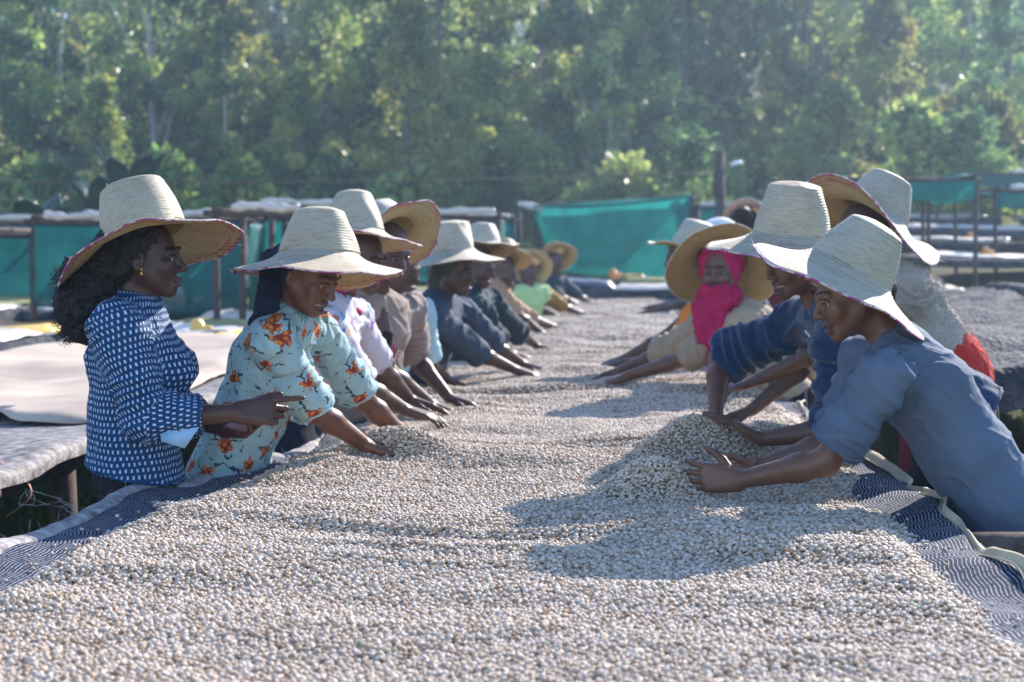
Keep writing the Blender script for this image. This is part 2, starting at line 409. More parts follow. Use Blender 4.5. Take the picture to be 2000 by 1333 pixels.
def two_bone(a, c, l1, l2, pole):
    v = c-a; d = np.linalg.norm(v)
    if d > (l1+l2)*.995: k = d/((l1+l2)*.995); l1 *= k; l2 *= k
    x = (l1*l1-l2*l2+d*d)/(2*d); h = math.sqrt(max(0, l1*l1-x*x)); e = nz(v); p = pole-e*np.dot(pole, e)
    return a+e*x+nz(p)*h
SKIN = {}; HEMM = {}
def skin(col):
    if col not in SKIN: SKIN[col] = m_skin('brown_skin', col)
    return SKIN[col]
M_EYE = None
def make_hat(parent, c, axis, R=.27, rb=.115, rt=.085, hc=.16, droop=.05, wave=.012, seed=0, hi=True, mat=None, under=None, edge=None, dent=0.0, rid=.0021, tw=0.0, fl=.030, spin=0.0, lean=(0, 0)):
    """straw hat: plaited brim and crown in rings, own underside, coloured stitched rim"""
    axis = nz(axis); u = nz(np.cross([0.13, 1, 0.05], axis)); v = np.cross(axis, u); ns = 88 if hi else 36
    pitch = .0095 if hi else .022
    prof = []
    nb = max(5, int((R-rb)/pitch)); nc = max(4, int(hc/pitch)); nt = max(3, int(rt/pitch))
    def ridge(nm, a, b):
        out = []
        for i in range(nm):
            for q, w in (((0, 0.0), (.5, 1.0), (.88, .75)) if hi else ((0, 0.0), (.5, 1.0))):
                out.append((a+(b-a)*(i+q)/nm, w))
        return out
    rr = rid if hi else .003
    for t_, w in ridge(nb, 0, 1):
        r = R+(rb-R)*t_; prof.append((r, -droop*((1-t_)**1.5)+fl*t_**5, 0, rr*w, 1-t_))
    for t_, w in ridge(nc, 0, 1):
        r = rb+(rt-rb)*t_+.006*math.sin(t_*math.pi); prof.append((r, fl+(hc-fl+.012)*t_, rr*w, 0, -.1))
    for t_, w in ridge(nt, 0, 1):
        r = rt*(1-t_)*.995+.001; prof.append((r, .012+hc+.012*math.sin(min(1, t_*1.4)*math.pi/2)-dent*t_**2, 0, rr*w, -.2))
    th = np.arange(ns)/ns*2*math.pi; P = np.zeros((ns, len(prof), 3)); UV = np.zeros((ns, len(prof), 3)); arc = 0; pr = None
    sd = seed*3.7
    for j, (r, z, dr, dz, tt) in enumerate(prof):
        if pr: arc += math.hypot(r-pr[0], z-pr[1])
        pr = (r, z); o = max(0, tt)
        zz = z+dz+o**1.4*wave*(np.sin(2*th+sd)*1.0+.55*np.sin(3*th+sd*1.7)+.28*np.sin(7*th+sd)) + o**1.4*tw*np.sin(2*th) + o*.0025*n2(np.cos(th)*6+sd, np.sin(th)*6, seed)
        rj = (r+dr)*(1+.03*np.sin(2*th+spin)*(1 if tt < 0 else .3)+.012*n2(np.cos(th)*3+sd, np.sin(th)*3+z*12, seed+5)*(1+0*th))
        if tt < 0: rj = rj+.007*n2(np.cos(th)*2.2+sd, np.sin(th)*2.2+z*15, seed+9)
        lx = lean[0]*max(0, z-.012); ly = lean[1]*max(0, z-.012)
        P[:, j] = c+np.outer(rj*np.cos(th)+lx, u)+np.outer(rj*np.sin(th)+ly, v)+np.outer(zz, axis)
        UV[:, j] = np.stack([th*max(r, .05), np.full(ns, arc), np.full(ns, o)], -1)
    hat = grid_mesh('straw_hat', P, True, {'puv': UV.reshape(-1, 3)}, closed=True)
    hat.materials.append(mat)
    ho = link('straw_hat', hat, None, parent)
    # underside sheet 4 mm inside
    jb = [j for j, p in enumerate(prof) if p[4] >= -.15]; Q = P[:, jb].copy(); nB = [j for j in jb if prof[j][4] >= 0]
    Q -= axis*.004
    ctr = c; rad = Q-ctr; rad -= np.outer((rad.reshape(-1, 3)@axis), axis).reshape(Q.shape); rl = np.linalg.norm(rad, axis=2, keepdims=True)
    isc = np.array([prof[j][4] < 0 for j in jb]); Q[:, isc] -= (rad/rl*.005)[:, isc]
    un = grid_mesh('lining', Q, True, {'puv': UV[:, jb].reshape(-1, 3)}, closed=True); link('brim_underside', un, under or mat, ho)
    if edge is not None:
        mb = MB(); ring = [P[i % ns, 0]-axis*.002 for i in range(ns+1)]; mb.tube(ring, .0026 if hi else .004, 6 if hi else 4, False); mb.build('brim_binding', edge, ho)
    if hi:       # loose straw ends
        mb = MB()
        for i in range(26):
            k = rnd.randrange(ns); j = rnd.choice([0, 0, 0, 3, 9, rnd.randrange(len(prof)-4)]); p = P[k, j]; d = nz(nz(p-c)+np.array([rnd.uniform(-.8, .8) for _ in range(3)])+axis*.3)
            l = rnd.uniform(.01, .03); q = p+d*l*.6; mb.tube([p, q, q+nz(d+np.array([rnd.uniform(-.9, .9) for _ in range(3)]))*l*.5], [.0007, .0006, .0003], 3, False)
        tag(mb.build('loose_straws', mat, ho), kind='stuff')
    return ho
def wrinkle(V, N, puv, amp, seed, lab, bend=None):
    q = V*A3(1, 1, 1); a = vnoise(q*8+seed*3.1, seed); th = .55; dg = np.stack([(puv[:, 0]*math.cos(th)+puv[:, 1]*math.sin(th))*17, (-puv[:, 0]*math.sin(th)+puv[:, 1]*math.cos(th))*4.5, puv[:, 2]*0+seed], -1); b = vnoise(dg+a[:, None]*.9, seed+1); c = vnoise(puv*A3(5, 27, 1)+a[:, None]*1.1, seed+2)
    amp = amp*1.5; r1 = 1.4*(1-np.abs(b)*2)**3*.5+.6*b; r2 = 1.3*np.clip(1-np.abs(c)*2.2, -1, 1)*np.abs(np.clip(1-np.abs(c)*2.2, -1, 1))+.3*b; sl = lab >= 10
    d = np.where(sl, .35*r1+.9*r2, .8*r1+.3*r2)*(.45+.55*np.clip(a+.5, 0, 1)); fine = vnoise(V*60, seed+4)
    d = d*amp+fine*amp*.12
    if bend is not None:
        for (p, r) in bend:
            w = np.exp(-((V-p)**2).sum(1)/(r*r)); d += w*amp*1.3*r2
    return V+N*d[:, None]
def person(label, head, fd, neck, pel, sv, arms, hat=None, shirt=None, top=None, skincol=(.075, .036, .024), s=1.0, vox=.004,
           sleeve=.55, roll=0, mouth=0, shw=.165, bust=.0, bulk=1.0, lower=None, hem=.04, wr=.006, seed=1, group=None, collar=None, feet=None, hs=1.0, hemdir=None, cuffr=None, flare=1.0, waist=None):
    """head/neck/pel: world points; sv: unit vector towards the person's right; arms: list of dicts side(+1 right), wrist, pole, hand args"""
    M = head_frame(fd, roll); hi = vox < .006
    spine = nz(pel-neck); sv = nz(sv-spine*np.dot(sv, spine)); fv = nz(np.cross(sv, spine))*1.0
    if np.dot(fv, nz(A3(*fd)*A3(1, 1, .2))) < 0: fv = -fv
    base = A3(pel[0], pel[1], 0); root = empty('person', base, label, 'person', group)
    S = Sdf(); G = Sdf(); cuts = []; maps = []
    H = head_prims(S, head, M, s*hs, mouth, 1, hi)
    S.cone(H(0, -.03, -.06), lerp(neck, pel, .03), .050*s, .056*s, .03, None, 3)
    L = np.linalg.norm(pel-neck); at = lambda t: lerp(neck, pel, t)
    wp = waist if waist is not None else at(.66)
    # body core
    S.ec(at(.10), at(.30), (.125*s, .07*s), (.135*s, .09*s), sv, fv, .04, None, 3)
    S.ec(at(.30), wp, (.13*s*bulk, .085*s*bulk), (.115*s*bulk, .08*s*bulk), sv, fv, .04, None, 3)
    S.ec(wp, pel, (.11*s*bulk, .075*s*bulk), (.125*s*bulk, .082*s*bulk), sv, fv, .04, None, 3)
    # garment torso
    b = bulk
    G.ec(at(.10), at(.30), (.135*s, .078*s), (.160*s*b, .112*s*b), sv, fv, .05, None, 5)
    G.ec(at(.30), wp, (.160*s*b, .112*s*b), (.145*s*b, .108*s*b), sv, fv, .05, None, 5)
    hp = pel+spine*hem; hn = nz(hemdir) if hemdir is not None else spine
    G.ec(wp, pel+spine*(hem+.06), (.145*s*b, .108*s*b), (.178*s*b*flare, .135*s*b*flare), sv, fv, .05, (hp, hn), 5)
    cuts.append((hp, hn, .4, .006))
    if bust:
        for x in (-1, 1): G.ell(at(.40)+sv*x*.065*s+fv*(.085+bust*.4)*s, (.065*s, .05*s+bust*.4, .065*s), np.stack([sv, fv, -spine], 1), .06, 5)
    G.cone(at(.0)+fv*.0, at(.12), .062*s, .075*s, .04, (at(-.015), -spine), 5); cuts.append((at(-.015), -spine, .085*s, .006))
    fr = {}; bends = []
    for i, a in enumerate(arms):
        sd = a['side']; sh = a.get('sh', neck+sv*sd*shw*s+spine*.055*s); wr_ = a['wrist']
        el = two_bone(sh, wr_, .275*s, .245*s, A3(*a.get('pole', (0, 0, -1)))); a['el'] = el
        S.cone(neck+spine*.05, sh, .055*s, .052*s, .04, None, 3)
        S.cone(sh, el, .048*s, .036*s, .03, None, 3)
        m1 = lerp(el, wr_, .3); S.cone(el, m1, .036*s, .037*s, .02, None, 4); S.cone(m1, wr_, .037*s, .0235*s, .02, None, 4)
        h = a['hand']; hf, hn_, ht = h['f'], h['n'], h['t']
        hand_prims(S, wr_+nz(wr_-el)*.005, A3(*hf), A3(*hn_), A3(*ht), h.get('curl', (.3, .32, .34, .38)), h.get('spread', .07), h.get('thumb', .8), s*(1.02 if hi else 1.15), 2)
        # sleeve: length measured along the arm, 1 = elbow, 2 = wrist
        sv_l = a.get('sleeve', sleeve); cr = cuffr or 1.0
        G.cone(neck+spine*.045, sh, .058*s, .062*s, .05, None, 5)
        e1 = min(1, sv_l); ce = lerp(sh, el, e1); dn = nz(el-sh); lab = 10+i
        if sv_l <= 1:
            G.cone(sh, ce+dn*.05, .063*s*b, .060*s*cr*b, .04, (ce, dn), lab); cuts.append((ce, dn, .09*s, .006)); cp = ce; cn = dn
        else:
            G.cone(sh, el, .063*s*b, .053*s*cr*b, .04, None, lab)
            cw = lerp(el, wr_, sv_l-1); dn2 = nz(wr_-el); G.cone(el, cw+dn2*.04, .053*s*cr*b, (.046 if sv_l < 1.6 else .040)*s*cr*b, .03, (cw, dn2), lab); cuts.append((cw, dn2, .08*s, .006)); bends.append((el, .07)); cp = cw; cn = dn2
        bends.append((lerp(sh, at(.2), .3), .08)); maps.append((lab, sh, el, wr_, cp, cn))
    # legs
    kn = []
    ft = feet or [pel*A3(1, 1, 0)+sv*x*.10*s for x in (1, -1)]
    for x, fpt in zip((1, -1), ft):
        hp_ = pel+sv*x*.085*s; k_ = lerp(hp_, A3(*fpt)+A3(0, 0, .09), .5)+fv*.02; an = A3(*fpt)+A3(0, 0, .08); kn.append((hp_, k_, an))
        S.cone(hp_+spine*.03, k_, .070*s, .052*s, .04, None, 3); S.cone(k_, an, .052*s, .032*s, .03, None, 3)
        fo = nz(fv*A3(1, 1, 0)); S.cone(an-A3(0, 0, .045), an+fo*.13*s-A3(0, 0, .055), .032*s, .022*s, .03, None, 3)
    V, Q = S.mesh(vox)
    V = relax(V, Q, 1, .35); lb = S.labels(V)
    loc = (V-head)@M/(s*hs)
    lip = ((lb == 1) & (np.abs(loc[:, 0]) < .026) & (loc[:, 1] > .078) & (loc[:, 2] < -.055) & (loc[:, 2] > -.087-mouth*.012)).astype(float)
    palm = np.zeros(len(V)); N = vnorm(V, Q)
    for a in arms:
        w = a['wrist']; near = np.linalg.norm(V-w, axis=1) < .21*s; nn = nz(a['hand']['n'])
        palm = np.maximum(palm, near*(lb == 2)*np.clip((N@nn-.35)*2.2, 0, 1))
    body = mesh_np('body', V, Q, True, {'lip': lip, 'palm': palm}); link('body', body, skin(skincol), root)
    # eyes
    if hi:
        for x in (-1, 1):
            e = H(x*.031, .0780, -.002); r = .0104*s*hs; mb = MB(); n1, n_2 = 8, 14; Vv = []; Fs = []
            for i in range(n1+1):
                for j in range(n_2):
                    t_ = math.pi*i/n1; p_ = 2*math.pi*j/n_2; Vv.append(e+M@A3(math.sin(t_)*math.cos(p_), math.cos(t_), math.sin(t_)*math.sin(p_))*r)
            for i in range(n1):
                for j in range(n_2): Fs.append((i*n_2+j, i*n_2+(j+1) % n_2, (i+1)*n_2+(j+1) % n_2, (i+1)*n_2+j))
            me = bpy.data.meshes.new('eye'); me.from_pydata([tuple(p) for p in Vv], [], Fs); me.materials.append(M_WHITE_EYE); me.materials.append(M_IRIS)
            for k_, pl in enumerate(me.polygons): pl.use_smooth = True; pl.material_index = 1 if k_ < n_2*2 else 0
            link('eye', me, None, root)
            mb = MB(); pts = [H(x*(.013+.036*t_), .0945-.018*t_**2, .0035+.006*math.sin(t_*math.pi)-.004) for t_ in np.linspace(0, 1, 7)]; mb.tube(pts, [.002, .0046, .0056, .0058, .0054, .004, .002], 6); mb.build('eyelid', skin(skincol), root)
            mb = MB(); pts = [H(x*(.012+.042*t_), .0985-.024*t_**2, .026+.007*math.sin(t_*math.pi*.8)) for t_ in np.linspace(0, 1, 6)]; mb.tube(pts, [.002, .0032, .0034, .003, .0022, .001], 5, True, .6); mb.build('eyebrow', M_HAIR, root)
    if mouth > 0.3:
        mb = MB()
        for i in range(-4, 4):
            x0 = (i+.5)*.0056; mb.box(H(x0, .0885-abs(x0)*.38, -.0672), (.0026*s, .002*s, .0036*s), M)
        mb.build('teeth', M_TEETH, root)
    # shirt
    if top is not None:
        gv = vox*1.35 if hi else vox*1.2
        V, Q = G.mesh(gv); V = relax(V, Q, 2 if hi else 1, .4); lb = G.labels(V); puv = np.zeros_like(V)
        rel = V-neck; y = rel@spine; X = rel@sv; Z = rel@fv; puv[:, 0] = np.arctan2(X, Z)*.15; puv[:, 1] = y
        for (lab, sh, el, wr_, cp, cn) in maps:
            m = lb == lab; d1 = nz(el-sh); r = V[m]-sh; al = r@d1; lu = np.linalg.norm(el-sh); d2 = nz(wr_-el); r2 = V[m]-el; a2 = r2@d2; fo = (np.linalg.norm(r2-np.outer(np.maximum(a2, 0), d2), axis=1) < np.linalg.norm(r-np.outer(np.clip(al, 0, lu), d1), axis=1)) & (a2 > 0)
            uu = nz(np.cross(d1, A3(0.3, .2, 1))); ww = np.cross(d1, uu); u2 = nz(uu-d2*np.dot(uu, d2)); w2 = np.cross(d2, u2); puv[m, 0] = 1.3+np.where(fo, np.arctan2(r2@u2, r2@w2), np.arctan2(r@uu, r@ww))*.062; puv[m, 1] = np.where(fo, lu+a2, al)
        V2, Q2, used = drop_caps(V, Q, [(p, n, r, max(t_, gv*.9)) for p, n, r, t_ in cuts]); lb = lb[used]; puv = puv[used]
        N2 = vnorm(V2, Q2); V2 = wrinkle(V2, N2, puv, wr, seed, lb, bends)
        so_ = mesh_np('shirt', V2, Q2, True, {'puv': puv}); ob = link('shirt', so_, top, root)
        if hi: md = ob.modifiers.new('thickness', 'SOLIDIFY'); md.thickness = .003; md.offset = -1
        if shirt: ob['label'] = shirt
        for (p_, n_, r_, t_) in ([c for c in cuts if c[2] != .085*s] if hi else []):   # stitched hems at cuffs and tail, following the cloth edge
            dd = V2-p_; m = (np.abs(dd@n_) < gv*2.2) & (np.linalg.norm(dd, axis=1) < r_)
            if m.sum() < 20: continue
            q_ = V2[m]; c_ = q_.mean(0); u_ = nz(np.cross(n_, A3(.3, .2, 1))); w_ = np.cross(n_, u_); an = np.arctan2((q_-c_)@w_, (q_-c_)@u_); nb_ = 36; ring = []
            for k_ in range(nb_):
                a_ = -math.pi+2*math.pi*(k_+.5)/nb_; dl = np.abs((an-a_+math.pi) % (2*math.pi)-math.pi); sel_ = dl < 2*math.pi/nb_
                if sel_.sum(): e_ = q_[sel_]; ring.append(e_[np.argmax(np.linalg.norm(e_-c_, axis=1))])
            if len(ring) > 20: mb = MB(); ring.append(ring[0]); mb.tube([x_*1.0 for x_ in ring], .0036, 6, False); mb.build('hem', HEMM.get(top.name, top), root)
    # lower garment
    if lower is not None:
        T = Sdf(); kind, lmat = lower; wa = lerp(wp, pel, .55)
        if kind == 'skirt':
            bot = (kn[0][2]+kn[1][2])/2; T.ec(wa, pel, (.115*s*b, .085*s*b), (.145*s*b, .105*s*b), sv, fv, .04, None, 5); mid = lerp(pel, bot, .85)
            T.ec(pel, mid, (.145*s*b, .105*s*b), (.23*s*b, .19*s*b), sv, fv, .04, (mid, nz(mid-pel)), 5)
        else:
            T.ec(wa, pel, (.115*s*b, .08*s*b), (.14*s*b, .10*s*b), sv, fv, .04, None, 5)
            for (hp_, k_, an) in kn: T.cone(hp_+spine*.03, k_, .080*s*b, .07*s, .05, None, 5); T.cone(k_, an, .07*s, .055*s, .03, None, 5)
        gv = max(.012, vox*2); V, Q = T.mesh(gv); V = relax(V, Q, 2, .4); N = vnorm(V, Q)
        V = wrinkle(V, N, V, .008, seed+30, np.zeros(len(V)), None)
        link('skirt' if kind == 'skirt' else 'trousers', mesh_np('lower', V, Q, True, {'puv': V}), lmat, root)
    return root, H, M, dict(neck=neck, pel=pel, sv=sv, fv=fv, spine=spine, arms=arms, G=G)
def sdf_part(name, S, vox, mat, parent, rlx=2, amp=0, seed=0, caps=None, label=None, freq=18, puv=None, solid=0):
    V, Q = S.mesh(vox); V = relax(V, Q, rlx, .4)
    if caps: V, Q, _ = drop_caps(V, Q, [(p, n, r, max(t_, vox*.9)) for p, n, r, t_ in caps])
    if amp:
        N = vnorm(V, Q); d = (1-2*np.abs(vnoise(V*freq, seed)))*.6+vnoise(V*freq*2.7, seed+1)*.35+vnoise(V*freq*6, seed+2)*.15; V = V+N*(d*amp)[:, None]
    o = link(name, mesh_np(name, V, Q, True, {'puv': V if puv is None else puv(V)}), mat, parent)
    if solid: md = o.modifiers.new('thickness', 'SOLIDIFY'); md.thickness = solid; md.offset = -1
    if label: o['label'] = label
    return o
# ---------------------------------------------------------------- ground and terrain
def ground_z(x, y):
    x = np.asarray(x, float); y = np.asarray(y, float)
    a = sstep(9, 40, y)*(.35+1.6*sstep(0, 8, x))+.0*x
    hill = np.maximum(0, y-36); a = a+.17*hill*sstep(-4, 10, hill)
    a = a+sstep(6, 20, y)*.12*n2(x*.18, y*.18, 3)+hill*.02*n2(x*.05, y*.05, 4)
    return a
def build_ground():
    ys = np.concatenate([np.linspace(-30, 0, 8), np.linspace(0.5, 14, 46), np.linspace(15, 60, 60), np.linspace(63, 340, 60)])
    xs = np.concatenate([np.linspace(-260, -14, 34), np.linspace(-13, 13, 84), np.linspace(14, 260, 34)])
    X, Y = np.meshgrid(xs, ys, indexing='ij'); Z = ground_z(X, Y)+.02*n2(X*1.7, Y*1.7, 8)
    m = MT('soil_and_turf', .95, (.06, .05, .03), .15); co = m.coord()
    a = m.noise(co, .9, 5, .6, .4); b = m.noise(co, 14, 5)
    c = m.ramp(a, [(.36, (.065, .052, .035)), (.5, (.06, .075, .022)), (.62, (.045, .095, .018))])
    m.color(m.mix(m.math('MULTIPLY', b, .5), c, (.03, .035, .012))); m.bump(b, .7, .05)
    me = grid_mesh('ground', np.stack([X, Y, Z], -1)); tag(link('ground', me, m.m), kind='structure')
# ---------------------------------------------------------------- the long drying bed
yk = [0.6, 2.5, 3.47, 4.24, 4.57, 5.08, 5.5, 7, 10, 20]
XLk = [-1.30, -1.24, -1.157, -1.085, -.955, -.80, -.715, -.63, -.456, .09]
XRk = [.96, 1.06, 1.10, 1.15, 1.165, 1.185, 1.2, 1.28, 1.433, 1.97]
def XL(y): return np.interp(y, yk, XLk)
def XR(y): return np.interp(y, yk, XRk)
def BL(y): return np.interp(y, [.6, 3.0, 3.5, 4.04, 4.33, 4.94, 5.25, 6, 10, 20], [-1.12, -1.055, -1.03, -.965, -.87, -.73, -.66, -.63, -.41, .14])+.022*n2(y*6, 0, 2)+.012*n2(y*21, 0, 6)
def BR(y): return np.interp(y, [.6, 2.45, 2.66, 2.78, 3.28, 3.7, 4.04, 4.25, 4.6, 5.25, 10, 20], [.94, .98, .94, .90, .925, .965, .985, .95, 1.03, 1.13, 1.38, 1.92])+.012*n2(y*7, 0, 3)+.010*n2(y*23, 0, 7)
TZ = .85; Y0, Y1 = .9, 19.6
MOUNDS = [(-.385, 5.02, .15, .065, .085, .1), (.395, 4.29, .115, .09, .095, .3), (.61, 4.92, .19, .085, .135, .35), (-.20, 6.6, .16, .09, .03, 0), (.86, 5.45, .15, .10, .05, .2), (.40, 8.2, .2, .12, .04, 0)]
def bean_h(x, y):
    h = .014*n2(x*2.1+y*.6, y*3.6, 21)+.011*n2(x*4.2, y*10.5, 22)+.0035*n2(x*14, y*24, 23)
    q = n2(x*1.3+5, y*2.4+x*.9, 24); h = h+.020*sstep(.15, .55, q)-.012*sstep(.2, .6, -q)
    w = n2(x*1.1, y*1.6, 27); fr_ = n2(x*.9+w*.5, y*6.5+w*2.2, 26); h = h+.028*(1-2*np.abs(fr_))*sstep(-.5, .3, n2(x*1.4, y*1.1, 28))
    for cx, cy, rx, ry, hh, sk in MOUNDS:
        dx = x-cx; dy = (y-cy)-sk*dx*.3; r2 = (dx/rx)**2+(dy/ry)**2; h = h+hh*np.exp(-r2**1.25)
    e = np.minimum(x-BL(y), BR(y)-x); k = sstep(0, .10, e)
    return TZ-.016*(1-k)+h*k+ .004*k
def net_z(x, y):
    e = np.minimum(x-XL(y), XR(y)-x); l = sstep(.35, 0, e)
    z = TZ-.026+l*(.02+.020*n2(x*3, y*2.2, 31)+.010*n2(x*9+y*3, y*5, 32)+.014*np.sin(y*7+x*9+1.5*n2(x*2, y*2, 33)))
    return z
def build_bed():
    root = empty('drying_bed', (float(XL(9)+XR(9))/2, 9, 0), 'long raised drying bed lined with dark striped net, between the two rows of people', 'drying bed')
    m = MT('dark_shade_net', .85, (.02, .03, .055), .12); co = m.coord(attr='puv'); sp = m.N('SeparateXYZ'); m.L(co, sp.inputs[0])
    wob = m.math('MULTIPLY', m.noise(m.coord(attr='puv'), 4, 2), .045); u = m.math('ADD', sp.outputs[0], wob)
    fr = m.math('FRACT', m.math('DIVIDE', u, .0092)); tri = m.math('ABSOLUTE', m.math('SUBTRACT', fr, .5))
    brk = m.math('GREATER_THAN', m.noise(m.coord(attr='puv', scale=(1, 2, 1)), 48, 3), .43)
    glint_thr = m.math('MULTIPLY', m.math('LESS_THAN', tri, .105), brk)  # thread ridges: their glints are painted in as thin broken pale stripes
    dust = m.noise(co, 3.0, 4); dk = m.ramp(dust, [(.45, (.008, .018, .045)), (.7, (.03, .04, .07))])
    m.color(m.mix(m.math('MULTIPLY', glint_thr, m.math('ADD', m.math('MULTIPLY', dust, .9), .25)), dk, (.55, .55, .57))); m.bump(m.math('MULTIPLY', tri, -1), .3, .003)
    def strip(side):
        ys = np.linspace(Y0, Y1, 900); E = XL(ys) if side < 0 else XR(ys); Bn = BL(ys)+.13 if side < 0 else BR(ys)-.13
        ts = np.concatenate([np.linspace(0, 1, 44), 1+np.array([.012, .03, .06, .10, .16, .22])])
        P = np.zeros((len(ts), len(ys), 3)); UV = np.zeros_like(P)
        wv = .028*n2(ys*1.9, 0, 41+side)+.014*n2(ys*5.3, 0, 42+side)
        for i, t in enumerate(ts):
            if t <= 1: x = Bn+(E+wv-Bn)*t; z = net_z(x, ys)
            else:
                q = t-1; x = E+wv+side*(.10*np.sin(min(1, q/.10)*math.pi/2)); z = net_z(E, ys)-q*1.5+.0*ys; x = x+side*.02*n2(ys*8, q*8, 44)*q*5
            P[i, :, 0] = x; P[i, :, 1] = ys; P[i, :, 2] = z
            UV[i, :, 0] = (x-Bn)*side+(max(0, t-1)*1.2); UV[i, :, 1] = ys
        if side < 0: P = P[::-1]; UV = UV[::-1]
        P = P[::-1] if side > 0 else P[::-1]
        UV = UV[::-1]
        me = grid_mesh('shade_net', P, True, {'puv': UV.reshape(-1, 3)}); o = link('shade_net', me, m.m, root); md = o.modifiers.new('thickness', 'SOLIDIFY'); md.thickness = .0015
        return o
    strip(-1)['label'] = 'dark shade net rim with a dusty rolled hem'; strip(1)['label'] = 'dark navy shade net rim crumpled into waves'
    # left hem: a dusty grey rolled edge
    hm = m_plain('dusty_hem', (.27, .255, .26), .85, .75, 20, .8).m
    ys = np.linspace(Y0, 12, 420); E = XL(ys)+.028*n2(ys*1.9, 0, 40)+.014*n2(ys*5.3, 0, 41)
    cs = [(-.046, -.012), (-.044, .002), (-.028, .009), (-.010, .011), (.004, .008), (.014, .002), (.017, -.006)]
    P = np.stack([np.stack([E+cx*(1+.3*n2(ys*4, cx*20, 52))+.006*n2(ys*14, cx*9, 53), ys, net_z(E, ys)+cz*(1+.5*n2(ys*3, 0, 54))+.004*n2(ys*18, cx*40, 55)+.004], -1) for cx, cz in cs])
    uv = P.copy(); link('rolled_hem', grid_mesh('rolled_hem', P, True, {'puv': uv.reshape(-1, 3)}), hm, root)
    mb = MB()      # frayed threads on the hem
    for i in range(150):
        y = rnd.uniform(2.6, 6.5); x = float(XL(y))+rnd.uniform(-.05, .03); p = A3(x, y, float(net_z(XL(y), y))+.012); d = A3(rnd.uniform(-1, .2), rnd.uniform(-.6, .6), rnd.uniform(-.1, .8)); l = rnd.uniform(.01, .05)
        mb.tube([p, p+d*l*.5, p+d*l+A3(0, 0, rnd.uniform(-.02, .01))], .0005, 3, False)
    base = A3(float(XL(3.9)), 3.95, .865)
    for k in range(3):
        pts = [base+A3(-.02*i-.03*math.sin(i*1.3+k), .0+.01*math.sin(i*2+k*2), .012*i*(1-.08*i)+.02*math.sin(i*.9+k*2)) for i in range(9)]; mb.tube(pts, .0008, 4, False)
    tag(mb.build('frayed_threads', hm, root), kind='stuff')
    # right hem: cream binding
    cm = m_cloth('cream_binding', (.55, .48, .33), 700, .6, .2, None, .1, .25)
    ys = np.linspace(2.2, 7.0, 260); E = XR(ys)+.028*n2(ys*1.9, 0, 42)+.014*n2(ys*5.3, 0, 43)
    fl = .030*n2(ys*3.7, 0, 61)+.018*n2(ys*8, 0, 62); w = .030+.012*n2(ys*5, 0, 63)
    P = np.stack([np.stack([E+fl+w*t*(.6+.5*n2(ys*4, 0, 64)), ys, net_z(E, ys)+.003+.020*sstep(-.3, .6, n2(ys*3.3, 0, 65))*(1-abs(t)*.3)+.010*math.sin(t*2.6)+.004*n2(ys*11, t*3, 66)], -1) for t in np.linspace(-1.1, 1.1, 9)])
    o = link('cream_binding', grid_mesh('cream_binding', P, True, {'puv': P.reshape(-1, 3).copy()}), cm, root); md = o.modifiers.new('t', 'SOLIDIFY'); md.thickness = .002
    # timber frame
    wd = m_plain('weathered_wood', (.10, .075, .06), .85, .4, 18, .5).m
    for side in (-1, 1):
        for (a, b) in ((.9, 4.3), (4.2, 7.6), (7.5, 11), (10.9, 15), (14.9, 19.6)):
            fx = XL if side < 0 else XR; mb = MB(); mb.tube([A3(float(fx(y))-side*.035, y, .755+.004*math.sin(y*3)) for y in np.linspace(a, b, 7)], [.04, .036, .038, .034, .036, .033, .03], 9); mb.build('rail', wd, root)
        for y in (1.4, 2.9, 4.3, 5.9, 7.5, 9.2, 10.9, 12.9, 14.9, 17.2, 19.4):
            fx = XL if side < 0 else XR; x = float(fx(y))-side*.04; mb = MB(); mb.tube([A3(x, y, -.1), A3(x+.012, y, .35), A3(x, y+.01, .73)], [.052, .046, .042], 9); mb.build('leg', wd, root)
    for y in np.arange(1.5, 19.5, .9):
        mb = MB(); mb.tube([A3(float(XL(y))+.03, y, .80), A3(float(XR(y))-.03, y+.02, .80)], .016, 6); mb.build('cross_pole', wd, root)
    mb = MB(); mb.tube([A3(-1.36, 3.62, .80), A3(-1.05, 3.70, .80)], .036, 8); mb.build('pole_end', wd, root)
    mb = MB(); mb.tube([A3(1.02, 3.82, .79), A3(1.46, 3.74, .80)], [.05, .055], 9); mb.tube([A3(1.08, 3.55, .76), A3(1.5, 3.5, .74)], .04, 8); mb.build('pole_end', wd, root)
    return wd
# ---------------------------------------------------------------- parchment coffee
def bean_mesh(seed):
    r = random.Random(seed); V = []; Fs = []; nu, nv = 6, 10
    a, b, c = .0058*r.uniform(.93, 1.08), .0048*r.uniform(.93, 1.07), .0042*r.uniform(.95, 1.1); V.append((0, 0, c))
    for i in range(1, nu):
        t = math.pi*i/nu
        for j in range(nv):
            p = 2*math.pi*j/nv; x = a*math.sin(t)*math.cos(p); y = b*math.sin(t)*math.sin(p); z = c*math.cos(t)
            if z < 0: z *= .7; z += .0012*math.exp(-(y/.0008)**2)
            V.append((x, y, z+r.uniform(-1, 1)*.0001))
    V.append((0, 0, -c*.35)); 
    for j in range(nv): Fs.append((0, 1+j, 1+(j+1) % nv))
    for i in range(nu-2):
        for j in range(nv): q = 1+i*nv; Fs.append((q+j, q+nv+j, q+nv+(j+1) % nv, q+(j+1) % nv))
    q = 1+(nu-2)*nv
    for j in range(nv): Fs.append((q+j, len(V)-1, q+(j+1) % nv))
    me = bpy.data.meshes.new('coffee_bean'); me.from_pydata(V, [], Fs); me.polygons.foreach_set('use_smooth', [True]*len(Fs)); return me
